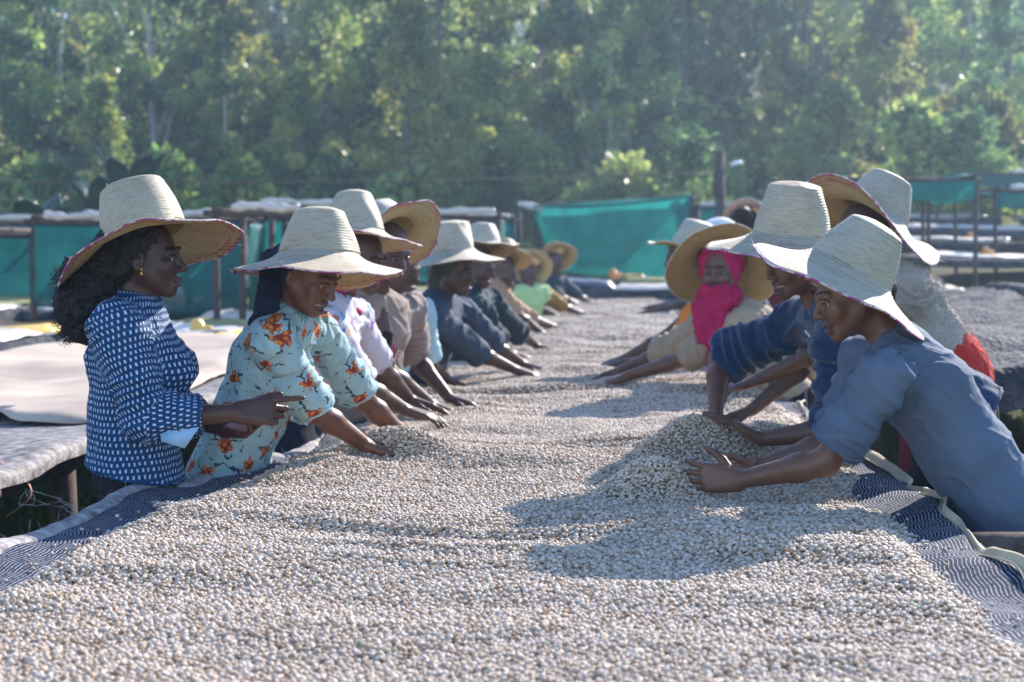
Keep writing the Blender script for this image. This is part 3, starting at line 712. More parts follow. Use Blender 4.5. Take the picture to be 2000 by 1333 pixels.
def build_beans():
    m = MT('parchment_coffee', .55, (.5, .44, .36), .25); oi = m.N('ObjectInfo'); co = m.coord()
    c = m.ramp(oi.outputs['Random'], [(0, (.20, .11, .06)), (.07, (.40, .28, .18)), (.32, (.52, .42, .33)), (.6, (.62, .525, .44)), (.88, (.71, .625, .55)), (.965, (.44, .43, .32)), (1, (.22, .12, .07))])
    m.color(m.mix(m.math('MULTIPLY', m.noise(co, 260, 3), .45), c, (.30, .22, .15))); m.bump(m.noise(co, 700, 3), .25, .0006)
    bm = m.m
    protos = []
    for k, (x, y) in enumerate([(.985, 3.50), (1.02, 3.05), (-1.08, 3.62)]):
        me = bean_mesh(k+3); o = link('coffee_bean', me, bm, None, (x, y, float(net_z(x, y))+.004)); o.rotation_euler = (.1, .1, k*1.3)
        tag(o, ['pale coffee bean alone on the navy net near the cream hem at right', 'single pale coffee bean on the navy net low at the right edge', 'single pale coffee bean on the striped net at the far left rim'][k], 'coffee bean'); protos.append(o)
    # surface sheet + loose points
    ys = np.concatenate([np.linspace(Y0, 7, 330), np.linspace(7.03, Y1-.05, 330)]); ts = np.linspace(0, 1, 170)
    Y, T = np.meshgrid(ys, ts, indexing='ij'); X = BL(Y)+(BR(Y)-BL(Y))*T; Z = bean_h(X, Y)-.0065; g = np.stack([X, Y, Z], -1)
    pts = []; scl = []
    def lay(y0, y1, d, dz, s0, jit=.55):
        yy = np.arange(y0, y1, d*.866); row = np.arange(len(yy))
        for r_, y in zip(row, yy):
            xs = np.arange(-1.32, 2.05, d)+(r_ % 2)*d/2; lx, rx = BL(np.array([y]))[0], BR(np.array([y]))[0]; xs = xs[(xs > lx-.004) & (xs < rx+.004)]
            if y > 2.9: pass
            px = 1000+xs*F/y; xs = xs[(px > -120) & (px < 2120)]
            if not len(xs): continue
            jx = xs+RS.uniform(-jit, jit, len(xs))*d; jy = y+RS.uniform(-jit, jit, len(xs))*d
            pts.append(np.stack([jx, jy, bean_h(jx, jy)+dz+RS.uniform(-.0012, .0022, len(xs))], -1)); scl.append(np.full(len(xs), s0)*RS.uniform(.80, 1.18, len(xs)))
    lay(2.3, 6.2, .0088, -.0005, 1.0, .38); lay(2.3, 5.4, .0150, .0045, 1.0)
    lay(6.2, 9.5, .0125, .001, 1.22); lay(9.5, 19.5, .022, .002, 1.7)
    for cx, cy, rx, ry, hh, sk in MOUNDS[:3]:          # tumbling beans on the fresh heaps
        n = 900; jx = cx+RS.normal(0, rx*.62, n); jy = cy+RS.normal(0, ry*.6, n); pts.append(np.stack([jx, jy, bean_h(jx, jy)+.004+np.abs(RS.normal(0, .0035, n))], -1)); scl.append(np.ones(n))
    n = 110; sy = RS.uniform(2.5, 6.5, n); side = RS.rand(n) < .5; off = np.abs(RS.normal(0, .03, n)); sx = np.where(side, BL(sy)-off, BR(sy)+off)
    pts.append(np.stack([sx, sy, net_z(sx, sy)+.010], -1)); scl.append(np.ones(n))
    pts = np.concatenate(pts); scl = np.concatenate(scl); n = len(pts); print('beans', n)
    rot = np.stack([RS.normal(0, .28, n)+(RS.rand(n) < .15)*math.pi, RS.normal(0, .24, n), RS.uniform(0, 6.28, n)], -1)
    nu, nv = g.shape[:2]; idx = np.arange(nu*nv).reshape(nu, nv); Fq = np.stack([idx[:-1, :-1], idx[:-1, 1:], idx[1:, 1:], idx[1:, :-1]], -1).reshape(-1, 4)
    V = np.concatenate([g.reshape(-1, 3), pts]); k = nu*nv
    me = mesh_np('coffee_beans', V, Fq, True, {'rot': np.concatenate([np.zeros((k, 3)), rot]), 'sc': np.concatenate([np.zeros(k), scl]), 'isb': np.concatenate([np.zeros(k), np.ones(n)])})
    sm = MT('coffee_layer', .6, (.4, .34, .27), .4); co = sm.coord(); v = sm.N('TexVoronoi'); v.inputs['Scale'].default_value = 95; sm.L(co, v.inputs[0])
    sm.color(sm.ramp(v.outputs['Distance'], [(0, (.50, .41, .34)), (.5, (.36, .29, .23)), (.8, (.10, .08, .06))])); sm.bump(sm.math('MULTIPLY', v.outputs['Distance'], -1), .9, .008)
    o = link('coffee_beans', me, sm.m); o.data.materials.append(bm)
    tag(o, 'thick layer of pale dry parchment coffee beans raked over the long bed', 'coffee beans', None, 'stuff')
    ng = bpy.data.node_groups.new('scatter', 'GeometryNodeTree'); ng.interface.new_socket('Geometry', in_out='INPUT', socket_type='NodeSocketGeometry'); ng.interface.new_socket('Geometry', in_out='OUTPUT', socket_type='NodeSocketGeometry')
    N = ng.nodes; L = ng.links; gi = N.new('NodeGroupInput'); go = N.new('NodeGroupOutput')
    def attr(nm, t):
        a = N.new('GeometryNodeInputNamedAttribute'); a.data_type = t; a.inputs[0].default_value = nm; return a.outputs[0]
    ji = N.new('GeometryNodeGeometryToInstance')
    for p in protos:
        oo = N.new('GeometryNodeObjectInfo'); oo.inputs[0].default_value = p; oo.transform_space = 'ORIGINAL'; L.new(oo.outputs['Geometry'], ji.inputs[0])
    ip = N.new('GeometryNodeInstanceOnPoints'); L.new(gi.outputs[0], ip.inputs['Points']); L.new(attr('isb', 'FLOAT'), ip.inputs['Selection']); L.new(ji.outputs[0], ip.inputs['Instance']); ip.inputs['Pick Instance'].default_value = True
    er = N.new('FunctionNodeEulerToRotation'); L.new(attr('rot', 'FLOAT_VECTOR'), er.inputs[0]); L.new(er.outputs[0], ip.inputs['Rotation'])
    L.new(attr('sc', 'FLOAT'), ip.inputs['Scale'])
    jg = N.new('GeometryNodeJoinGeometry'); L.new(ip.outputs[0], jg.inputs[0]); L.new(gi.outputs[0], jg.inputs[0]); L.new(jg.outputs[0], go.inputs[0])
    md = o.modifiers.new('scatter', 'NODES'); md.node_group = ng
    return bm
build_ground(); M_WOOD = build_bed(); M_BEAN = build_beans()
# ---------------------------------------------------------------- neighbouring beds, shade frames, poles
M_POST = m_plain('dark_pole_wood', (.075, .055, .05), .9, .35, 14, .4).m
def m_net(name, col, alpha=.25, trans=.45, rough=.6):
    m = MT(name, rough, col, .3); co = m.coord(); m.color(m.ramp(m.noise(co, 3, 4, .6, .5), [(.3, tuple(c*.75 for c in col)), (.7, tuple(min(1, c*1.2) for c in col))]))
    m.bump(m.noise(co, 22, 3), .5, .02); m.translucent(trans)
    out = m.t.nodes['Material Output']; src = out.inputs[0].links[0].from_socket; tr = m.N('BsdfTransparent'); mx = m.N('MixShader'); mx.inputs[0].default_value = alpha; m.L(src, mx.inputs[1]); m.L(tr.outputs[0], mx.inputs[2]); m.L(mx.outputs[0], out.inputs[0]); return m.m
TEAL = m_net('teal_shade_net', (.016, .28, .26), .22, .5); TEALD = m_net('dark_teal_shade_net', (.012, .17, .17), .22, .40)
WHITE = m_plain('pale_plastic_cover', (.52, .47, .43), .38, .12, 4, .6, .6).m; BEIGE = m_plain('beige_tarp', (.42, .335, .265), .6, .28, 1.6, .8, .3).m
YELLOW = m_plain('yellow_tarp', (.62, .42, .10), .5, .2, 5, .5, .5).m; ORANGE = m_plain('orange_tarp', (.60, .24, .05), .5, .2, 5, .5, .5).m
def m_gnet():
    m = MT('grey_black_net', .8, (.03, .035, .045), .12); co = m.coord(); v = m.N('TexVoronoi'); v.inputs['Scale'].default_value = 34; m.L(co, v.inputs[0])
    f = m.noise(co, 5, 5, .65, .6); m.color(m.ramp(f, [(.36, (.018, .024, .038)), (.52, (.05, .055, .07)), (.70, (.12, .12, .13))])); m.bump(m.math('ADD', f, m.math('MULTIPLY', v.outputs['Distance'], .5)), .9, .05); return m.m
GPALE = m_plain('dusty_net', (.19, .18, .18), .7, .75, 22, 1.0).m; GNET = m_gnet(); OLIVE = m_plain('olive_cover', (.25, .25, .10), .6, .25, 5, .5).m; BLUEG = m_plain('blue_grey_net', (.07, .10, .16), .5, .35, 9, .8, .5).m
def sheet(name, c00, c10, c11, c01, nu, nv, mat, parent, sag=.05, amp=.02, seed=0, freq=3, drop=0, solid=.004):
    U, V = np.meshgrid(np.linspace(0, 1, nu), np.linspace(0, 1, nv), indexing='ij'); c00, c10, c11, c01 = [A3(*c) for c in (c00, c10, c11, c01)]
    P = (1-U)[..., None]*(1-V)[..., None]*c00+U[..., None]*(1-V)[..., None]*c10+U[..., None]*V[..., None]*c11+(1-U)[..., None]*V[..., None]*c01
    n = nz(np.cross(c10-c00, c01-c00)); a = vnoise(P*freq, seed)+.5*vnoise(P*freq*2.6, seed+1); P = P+a[..., None]*n*amp; P[..., 2] -= sag*4*U*(1-U)*(.3+.7*V if drop else 1)
    me = grid_mesh(name, P, True, {'puv': P.reshape(-1, 3).copy()}); o = link(name, me, mat, parent)
    if solid: md = o.modifiers.new('t', 'SOLIDIFY'); md.thickness = solid
    return o
def pole(name, a, b, r, parent, mat=None):
    a = A3(*a); b = A3(*b); mb = MB(); m_ = lerp(a, b, .5)+A3(rnd.uniform(-1, 1), rnd.uniform(-1, 1), 0)*r*.5; return mb.tube([a, m_, b], [r, r*.93, r*.85], 8).build(name, mat or M_POST, parent)
def side_bed(label, xa, ya, xb, yb, w, z, covers, group=None, net=GNET, fringe=.16, seed=0, amp=.03, crumple=0.0):
    """bed whose near-left corner line runs (xa,ya)-(xb,yb); extends w to the right"""
    root = empty('drying_bed', ((xa+xb)/2+w/2, (ya+yb)/2, float(ground_z((xa+xb)/2+w/2, (ya+yb)/2))), label, 'drying bed', group)
    n = max(24, int((yb-ya)*12)); nx = 40; ts = np.concatenate([[-.12, -.06, -.02], np.linspace(0, 1, nx), [1.02, 1.06, 1.12]]); vs = np.linspace(0, 1, n); ends = np.concatenate([[-3, -2, -1], np.arange(n), [n, n+1, n+2]])
    T, K = np.meshgrid(ts, ends, indexing='ij'); v = np.clip(K/(n-1), 0, 1); Y = ya+(yb-ya)*v; X = xa+(xb-xa)*v+np.clip(T, 0, 1)*w
    over = np.maximum(np.maximum(-T, T-1), 0)*w; ov2 = np.maximum(np.maximum(-K, K-(n-1)), 0)*.055
    q = seed*5.1; Z = z+amp*n2(X*1.1+q, Y*1.1, seed)+amp*.5*n2(X*3.5, Y*3.5+q, seed+1)-.05*np.sin(np.clip(T, 0, 1)*math.pi)
    dropz = over*1.0+ov2*1.15; Z = Z-dropz*(1+.35*n2(X*2.3, Y*2.3, seed+2))*(fringe/.16); X = X+np.sign(T-.5)*np.minimum(over, .05)+.012*n2(Y*9, Z*9, 4); Y = Y+np.where(K < 0, -1, np.where(K > n-1, 1, 0))*np.minimum(ov2, .06)+.02*n2(X*7, 0, 9)*(ov2 > 0)
    if crumple: rg = (1-2*np.abs(n2(X*1.3+Y*.8, Y*2.6, seed+40)))*.6+(1-2*np.abs(n2(X*4.1, Y*5.5, seed+41)))*.4; Z = Z+crumple*rg*sstep(.02, .1, T)*sstep(1.12, .98, T)
    P = np.stack([X, Y, Z], -1); link('net_sheet', grid_mesh('net_sheet', P, True, {'puv': P.reshape(-1, 3).copy()}), net, root)
    for i, (u0, u1, v0, v1, mat, lift) in enumerate(covers):
        nu, nv = 36, max(20, int((yb-ya)*(v1-v0)*10)); U, V = np.meshgrid(np.linspace(u0, u1, nu), np.linspace(v0, v1, nv), indexing='ij')
        ej = .03*n2(U*14, V*22, seed+i); ej = ej*(1 if v1-v0 > .08 else .1); U = U+ej*(np.abs(U-u0) < .02)-ej*(np.abs(U-u1) < .02); V = V+(.03 if v1-v0 > .08 else .004)*n2(U*9, seed, i)*((V-v0 < .02)*1.-(v1-V < .02)*1.)
        X = xa+(xb-xa)*V+U*w; Y = ya+(yb-ya)*V; e = np.minimum(np.minimum(U-u0, u1-U)*w, np.minimum(V-v0, v1-V)*(yb-ya)); k = sstep(0, .12, e)
        Z = z+.012+amp*n2(X*1.1+q, Y*1.1, seed)+amp*.5*n2(X*3.5, Y*3.5+q, seed+1)-.05*np.sin(np.clip(U, 0, 1)*math.pi)+lift*k*(1+.35*n2(X*1.6, Y*1.6, i+3))+.010*n2(X*6, Y*5, i+8)+.02*(1-k)*n2(X*5, Y*5, i+12)
        P = np.stack([X, Y, Z+.006], -1); o = link('cover', grid_mesh('cover', P, True, {'puv': P.reshape(-1, 3).copy()}), mat, root); md = o.modifiers.new('t', 'SOLIDIFY'); md.thickness = .006
    k = max(2, int((yb-ya)/1.7)+1)
    for v in np.linspace(.03, .97, k):
        for u in (.03, .97):
            x = xa+(xb-xa)*v+u*w; y = ya+(yb-ya)*v; pole('leg', (x, y, float(ground_z(x, y))-.15), (x, y, z-.10), rnd.uniform(.05, .07), root)
    for u in (.03, .97): pole('rail', (xa+u*w, ya+.05, z-.085), (xb+u*w, yb-.05, z-.085), .032, root)
    for v in np.linspace(.06, .94, k*2): x = xa+(xb-xa)*v; y = ya+(yb-ya)*v; pole('cross_pole', (x-.06, y, z-.05), (x+w+.06, y+.03, z-.05), .018, root)
    return root
def shade_frame(label, x0, x1, y, dep, zt, zn, mat=TEAL, n=3, group=None, bundle=True, seed=0, front=True, back=True, sidep=True, roof=False):
    root = empty('shade_frame', ((x0+x1)/2, y+dep/2, float(ground_z((x0+x1)/2, y))), label, 'shade frame', group)
    for i in range(n):
        x = x0+(x1-x0)*i/(n-1)
        for yy in (y, y+dep): pole('post', (x, yy, float(ground_z(x, yy))-.2), (x+rnd.uniform(-.03, .03), yy, zt+rnd.uniform(-.02, .05)), .033, root)
    for yy in (y, y+dep): pole('top_rail', (x0-.1, yy, zt), (x1+.1, yy, zt-.02), .028, root)
    for x in (x0, x1): pole('top_rail', (x, y-.05, zt+.03), (x, y+dep+.05, zt+.03), .026, root)
    if front: sheet('net_panel', (x0, y-.035, zt-.02), (x1, y-.035, zt-.02), (x1, y-.035, zn), (x0, y-.035, zn), 40, 18, mat, root, .02, .03, seed, 4)
    if back: sheet('net_panel', (x0, y+dep+.035, zt-.02), (x1, y+dep+.035, zt-.02), (x1, y+dep+.035, zn+.1), (x0, y+dep+.035, zn+.1), 40, 14, mat, root, .02, .03, seed+3, 4)
    if sidep: sheet('net_panel', (x1+.03, y, zt-.02), (x1+.03, y+dep, zt-.02), (x1+.03, y+dep, zn), (x1+.03, y, zn), 20, 14, mat, root, .02, .03, seed+5, 4)
    if roof: sheet('roof_net', (x0, y, zt+.05), (x1, y, zt+.05), (x1, y+dep, zt+.07), (x0, y+dep, zt+.07), 30, 20, mat, root, .08, .03, seed+6, 2)
    if bundle:    # net rolled up along the top pole
        s0 = rnd.uniform(0, .2); mb = MB(); pts = [A3(x0+(x1-x0)*t, y-.01, zt+.05+.010*math.sin(t*9+seed)) for t in np.linspace(s0, .97, 34)]; mb.tube(pts, [.036+.006*math.sin(i*.9+seed)+.008*math.sin(i*.35) for i in range(34)], 9); mb.build('rolled_cover', WHITE, root)
    return root
# left neighbours
side_bed('raised bed under a smooth beige tarp, directly left of the woman in navy', -3.55, 3.2, -3.10, 11.6, 1.9, .865, [(.0, .93, .335, .98, BEIGE, .045), (.3, .97, .02, .12, WHITE, .01), (.55, .97, .86, .99, YELLOW, .05), (.02, .5, .80, .93, GNET, .05)], fringe=.035, seed=1, net=GPALE, amp=.045)
r_ = bpy.data.objects[-1] if False else None
side_bed('bed beyond the beige tarp with crumpled yellow and white covers', -3.1, 11.3, -2.75, 16.5, 1.9, .88, [(.02, .55, .05, .25, WHITE, .06), (.4, .98, .02, .18, YELLOW, .05), (.1, .95, .28, .42, OLIVE, .05), (.05, .7, .46, .62, WHITE, .07), (.5, .97, .6, .74, YELLOW, .06), (.05, .9, .78, .95, WHITE, .08)], seed=2, amp=.045)
side_bed('bed with yellow and pale covers at the left frame edge', -5.7, 7.5, -5.3, 14.0, 1.9, .85, [(.0, .95, .08, .50, WHITE, .05), (.05, .97, .54, .66, WHITE, .06), (.2, .98, .68, .78, YELLOW, .06), (.3, .95, .80, .9, WHITE, .04), (.1, .95, .91, .99, ORANGE, .03)], seed=3)
side_bed('long bed with dark net and pale cover strips behind the teal shade frames at left', -7.6, 15.0, -7.0, 21.0, 2.0, .85, [(.0, .95, .02, .4, WHITE, .05), (.05, .9, .5, .95, OLIVE, .06)], seed=4)
side_bed('bed with white and ochre covers between the left shade frames', -4.9, 15.3, -4.6, 20.5, 2.0, .90, [(.0, .95, .02, .35, WHITE, .07), (.1, .9, .4, .6, YELLOW, .05), (.05, .9, .65, .95, WHITE, .07)], seed=5)
side_bed('bed with white cover left of the far end of the long bed', -2.3, 17.5, -2.0, 23.0, 1.9, .92, [(.0, .95, .02, .45, WHITE, .07), (.1, .9, .5, .95, OLIVE, .05)], seed=6)
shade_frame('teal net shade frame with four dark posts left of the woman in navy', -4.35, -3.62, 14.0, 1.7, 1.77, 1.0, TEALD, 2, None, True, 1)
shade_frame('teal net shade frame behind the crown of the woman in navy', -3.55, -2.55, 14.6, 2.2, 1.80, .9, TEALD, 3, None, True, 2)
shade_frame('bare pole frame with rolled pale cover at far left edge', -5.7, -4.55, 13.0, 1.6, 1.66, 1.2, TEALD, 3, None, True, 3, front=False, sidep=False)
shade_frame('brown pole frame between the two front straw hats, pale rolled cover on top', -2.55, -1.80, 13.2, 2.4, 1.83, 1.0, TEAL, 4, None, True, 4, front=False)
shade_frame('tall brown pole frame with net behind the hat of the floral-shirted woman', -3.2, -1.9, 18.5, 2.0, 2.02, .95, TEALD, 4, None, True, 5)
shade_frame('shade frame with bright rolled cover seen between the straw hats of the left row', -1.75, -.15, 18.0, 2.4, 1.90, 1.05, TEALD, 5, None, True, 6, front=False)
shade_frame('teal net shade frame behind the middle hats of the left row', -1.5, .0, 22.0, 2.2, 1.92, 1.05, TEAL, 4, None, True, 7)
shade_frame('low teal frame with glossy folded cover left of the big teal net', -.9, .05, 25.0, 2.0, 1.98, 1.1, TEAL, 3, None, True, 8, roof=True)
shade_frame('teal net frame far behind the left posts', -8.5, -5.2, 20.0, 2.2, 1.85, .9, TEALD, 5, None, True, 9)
# the big teal net in the middle
r = empty('net_screen', W(1200, 600, 24)*A3(1, 1, 0), 'large teal shade net sheet hung on poles beyond the end of the long bed', 'net screen')
for (px, y0, y1) in ((1012, 396, 620), (1352, 380, 620), (1362, 400, 620)): pole('post', W(px, y1, 24.05), W(px, y0, 24.05), .05, r)
pole('top_rail', W(1008, 404, 24.08), W(1362, 388, 24.08), .035, r)
sheet('net_sheet', W(1040, 408, 23.95), W(1348, 388, 23.95), W(1340, 545, 23.95), W(1082, 530, 23.95), 50, 30, TEAL, r, .04, .05, 3, 2.4)
U, V = np.meshgrid(np.linspace(0, 1, 46), np.linspace(0, 1, 26), indexing='ij'); A_, B_, C_, D_ = W(1042, 404, 23.8), W(1350, 382, 23.8), W(1215, 520, 23.85), W(1128, 524, 23.85)
P = (1-V)[..., None]*((1-U)[..., None]*A_+U[..., None]*B_)+V[..., None]*((1-U)[..., None]*D_+U[..., None]*C_); P[..., 1] += .06*vnoise(P*2.5, 4)-.05*V; P[..., 2] -= .10*np.sin(U*math.pi)*(1-V)*V*2
link('folded_net', grid_mesh('folded_net', P, True, {'puv': P.reshape(-1, 3).copy()}), TEAL, r)
mb = MB(); mb.tube([lerp(A_, B_, t)+A3(0, -.02, -.05*math.sin(t*3.14)) for t in np.linspace(0, 1, 12)], .028, 7); mb.build('top_hem', TEALD, r)
mb = MB(); mb.tube([W(1012, 398, 23.9)+A3(.035*i, -.01*i, -.008*i) for i in range(12)], [.03+.03*math.sin(i*.28) for i in range(12)], 8); mb.build('rolled_cover', WHITE, r)
side_bed('low crosswise bed heaped with olive and white covers beyond the long bed', .55, 20.8, .75, 23.2, 2.15, 1.0, [(.0, .40, .02, .9, BLUEG, .10), (.38, .98, .0, .45, WHITE, .06), (.42, .98, .35, .9, OLIVE, .12), (.40, .62, .5, .95, YELLOW, .18)], seed=7, fringe=.3)
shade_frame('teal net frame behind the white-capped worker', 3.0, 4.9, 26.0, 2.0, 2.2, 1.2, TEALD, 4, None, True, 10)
# tall pole and lamp
r = empty('utility_pole', (*W(1405, 480, 25)[:2], float(ground_z(3.4, 25))), 'tall rough brown pole rising against the trees right of the teal net', 'pole')
a = W(1405, 296, 25); g0 = A3(a[0], 25, float(ground_z(a[0], 25))-.3); MB().tube([g0, lerp(g0, a, .5)+A3(.02, 0, 0), a], [.105, .09, .08], 10).build('post', M_POST, r)
q = W(1398, 340, 24.95); MB().tube([q, q+A3(.01, 0, -.35)], [.05, .06], 8).build('splice', M_POST, r)
rl = empty('outdoor_lamp', W(1436, 330, 25), 'small shiny metal lamp hood on a thin bracket beside the tall pole', 'lamp'); c = W(1438, 322, 25)
MB().tube([c+A3(-.085, 0, -.02), c+A3(-.03, 0, .02), c+A3(.05, 0, .035), c+A3(.11, 0, .01)], [.05, .075, .07, .03], 10, True, .6).build('hood', MT('bright_metal', .25, (.75, .77, .8), .6).m, rl); MB().tube([a+A3(.02, 0, -.20), c+A3(-.05, 0, -.02)], .012, 6).build('bracket', M_POST, rl)
wm = m_plain('rusty_wire', (.16, .11, .07), .7).m; r = empty('wire', W(700, 480, 30), 'thin brownish wire stretched across the left half in front of the trees', 'wire')
pts = [W(-200+1600*t, 352-14*t, 30)-A3(0, 0, .10*4*t*(1-t)) for t in np.linspace(0, 1, 24)]; MB().tube(pts, .016, 5).build('strand', wm, r)
for t in (0, 1): p = pts[0] if t == 0 else pts[-1]; pole('end_post', (p[0], p[1], float(ground_z(p[0], p[1]))-.2), (p[0], p[1], p[2]+.05), .05, r)
# right neighbours: beds stepping up the slope
side_bed('raised bed of crumpled dark net on thick posts, right of the fuzzy sweater', 2.08, 6.7, 3.05, 19.0, 2.2, 1.04, [(.1, .5, .62, .80, WHITE, .05), (.5, .95, .80, .97, BEIGE, .06)], fringe=.17, seed=11, amp=.07, crumple=.055)
side_bed('bed of dark net near the right frame edge, second from the front', 4.85, 8.6, 5.9, 19.0, 1.9, 1.1, [(.1, .9, .4, .9, WHITE, .05)], seed=12)
for i, (px, yy, D, w, cov, lab) in enumerate([
    (1770, 500, 20.6, 5.0, [(.1, .5, .1, .9, WHITE, .04), (.55, .95, .1, .95, WHITE, .09)], 'terraced bed at right with a mounded white cover beside an orange bag'),
    (1755, 470, 24.5, 5.6, [(.05, .35, .1, .9, WHITE, .06), (.45, .95, .1, .95, BEIGE, .08)], 'second terraced bed at right with split white and beige covers'),
    (1745, 446, 28.5, 6.2, [(.05, .5, .1, .9, WHITE, .07), (.7, .95, .1, .95, YELLOW, .08)], 'third terraced bed at right with white and yellow covers'),
    (1740, 425, 32.5, 7.0, [(.05, .3, .1, .9, WHITE, .08), (.4, .95, .1, .95, WHITE, .10)], 'fourth terraced bed at right, pale cover over its whole length'),
    (1735, 402, 36.5, 7.6, [(.05, .9, .1, .9, WHITE, .12)], 'highest terraced bed at right under the trees')]):
    x, y, z = W(px, yy, D); side_bed(lab, x, y, x+.05, y+1.9, w, z, cov, None, GNET, .10, 20+i, .035)
r = shade_frame('open frame with sagging teal canopy above the right-hand beds', W(1640, 0, 19.6)[0], W(1903, 0, 19.6)[0], 19.6, 2.4, 2.40, 2.14, TEAL, 4, None, False, 31, front=True, back=False, sidep=True, roof=True)
shade_frame('second teal canopy at the right frame edge', W(1945, 0, 22.6)[0], W(1945, 0, 22.6)[0]+2.4, 22.6, 2.0, 2.35, 2.1, TEAL, 3, None, True, 32, roof=True, back=False)
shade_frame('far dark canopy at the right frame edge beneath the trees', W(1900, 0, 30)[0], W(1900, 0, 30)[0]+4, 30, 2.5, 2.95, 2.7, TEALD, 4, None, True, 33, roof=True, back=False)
def bag(label, p, s, mat, cat='bag'):
    S = Sdf(); c = A3(*p); S.ec(c, c+A3(0, 0, s*.5), (s*.55, s*.42), (s*.4, s*.34), A3(1, 0, 0), A3(0, 1, 0), s*.2); S.cone(c+A3(s*.5, 0, s*.1), c+A3(s*.9, 0, s*.15), s*.30, s*.22, s*.3)
    V, Q = S.mesh(s*.07); V = relax(V, Q, 1); N = vnorm(V, Q); V = V+N*(vnoise(V*5/s, 3)*s*.06)[:, None]; o = link('plastic_bag', mesh_np('bag', V-c, Q), mat, None, tuple(c)); tag(o, label, cat)
x, y, z = W(1925, 496, 21.2); bag('small orange bag on the front terraced bed at right', (x, y, z+.0), .12, ORANGE)
x, y, z = W(1895, 466, 25.1); bag('orange bag on the second terraced bed at right', (x, y, z+.0), .12, ORANGE)
x, y, z = W(1968, 442, 29.1); bag('yellow bag standing tall on the third terraced bed at right', (x, y, z+.0), .22, YELLOW)
x, y, z = W(385, 612, 11.8); bag('yellow bag on the bed right behind the woman in navy', (x, y, .90), .11, YELLOW)
x, y, z = W(500, 575, 15.6); bag('small orange bag left of the floral-shirted woman\'s hat', (x, y, .95), .11, ORANGE)
x, y, z = W(1196, 560, 21.6); bag('orange bag on the crosswise bed in the middle distance', (x, y, 1.12), .13, ORANGE)
# tie ribbon and loop hanging on the left bed
p = W(18, 915, 4.85); MB().tube([p+A3(.07*math.sin(t*3), 0, -.14*t+.0) for t in np.linspace(-.2, 1.1, 12)], [.008]*12, 6, True, .3).build('ribbon', m_plain('pinkish_strap', (.45, .25, .18), .6).m, None)
tag(bpy.data.objects['ribbon'], 'pinkish strap looped down from the beige-covered bed at left edge', 'strap')
# ---------------------------------------------------------------- vegetation
def leaf_mat(name, cols, trans=.55, rough=.35):
    m = MT(name, rough, cols[1], .35); t = m.N('Attribute', attribute_name='tint').outputs['Fac']; oi = m.N('ObjectInfo')
    c = m.ramp(t, [(i/(len(cols)-1), c) for i, c in enumerate(cols)]); hv = m.N('HueSaturation'); m.L(c, hv.inputs['Color'])
    mr = m.N('MapRange'); mr.inputs[3].default_value = .462; mr.inputs[4].default_value = .512; m.L(oi.outputs['Random'], mr.inputs[0]); m.L(mr.outputs[0], hv.inputs['Hue'])
    mr2 = m.N('MapRange'); mr2.inputs[3].default_value = .7; mr2.inputs[4].default_value = 1.25; m.L(oi.outputs['Random'], mr2.inputs[0]); m.L(mr2.outputs[0], hv.inputs['Value'])
    m.L(hv.outputs[0], m.b.inputs['Base Color']); m.translucent(trans)
    return m.m
LEAF = leaf_mat('tree_leaves', [(.035, .09, .055), (.10, .21, .08), (.27, .41, .12), (.54, .62, .19)]); LEAFY = leaf_mat('yellow_green_leaves', [(.05, .10, .045), (.14, .25, .07), (.32, .41, .11), (.50, .48, .13)])
BARK = m_plain('pale_grey_bark', (.16, .14, .12), .9, .35, 6, .5).m; BARKW = m_plain('whitish_bark', (.40, .39, .37), .8, .25, 6, .4).m
def crown_mesh(seed, h, w, n, leaf, base=.25, clumps=26, droop=.5):
    r = np.random.RandomState(seed); C = []
    for i in range(clumps):
        t = r.uniform(base, 1); wr = w*math.sin(min(1, (t-base)/(1-base)*1.05+.12)*math.pi)**.6; a = r.uniform(0, 6.28); rr = wr*math.sqrt(r.uniform(.05, 1)); C.append((rr*math.cos(a), rr*math.sin(a), h*t, r.uniform(.28, .75)*(.6+.2*w)))
    C = np.array(C); k = r.randint(0, clumps, n); u = r.normal(0, 1, (n, 3)); u /= np.linalg.norm(u, axis=1)[:, None]; rad = C[k, 3]*r.uniform(.0, 1.0, n)**.5
    p = C[k, :3]+u*rad[:, None]*A3(1, 1, .85); d = u*.5+r.normal(0, .6, (n, 3))+A3(0, 0, -droop); d /= np.linalg.norm(d, axis=1)[:, None]; s = np.cross(d, r.normal(0, 1, (n, 3))); s /= np.linalg.norm(s, axis=1)[:, None]
    L = leaf*r.uniform(.6, 1.4, n)[:, None]; wv = L*r.uniform(.28, .42, n)[:, None]; nn = np.cross(d, s)
    V = np.stack([p, p+d*L*.5+s*wv+nn*L*.06, p+d*L, p+d*L*.5-s*wv+nn*L*.06], 1).reshape(-1, 3); Q = np.arange(n*4).reshape(-1, 4)
    tint = np.clip((r.uniform(0, 1, clumps)**1.3)[k]*.8+r.uniform(0, .25, n), 0, 1); me = mesh_np('crown', V, Q, False, {'tint': np.repeat(tint, 4)}); return me, C
def trunk_mesh(seed, h, w, C, r0=.14):
    r = random.Random(seed); mb = MB(); lean = A3(r.uniform(-.04, .04), r.uniform(-.04, .04), 1); pts = [lean*h*t+A3(math.sin(t*4+seed)*.12, math.cos(t*5+seed)*.12, 0)*t for t in np.linspace(-.06, .93, 9)]; mb.tube(pts, [r0*(1.15-t*.95) for t in np.linspace(0, 1, 9)], 7)
    for c in C[:16]:
        t = max(.12, min(.85, c[2]/h-.12)); i = int(t*8); a = pts[min(7, max(1, i))]; b = A3(*c[:3]); mb.tube([a, lerp(a, b, .5)+A3(0, 0, .1*h*.2), b], [r0*.35, r0*.22, .02], 5)
    return mb.mesh('trunk')
VAR = []
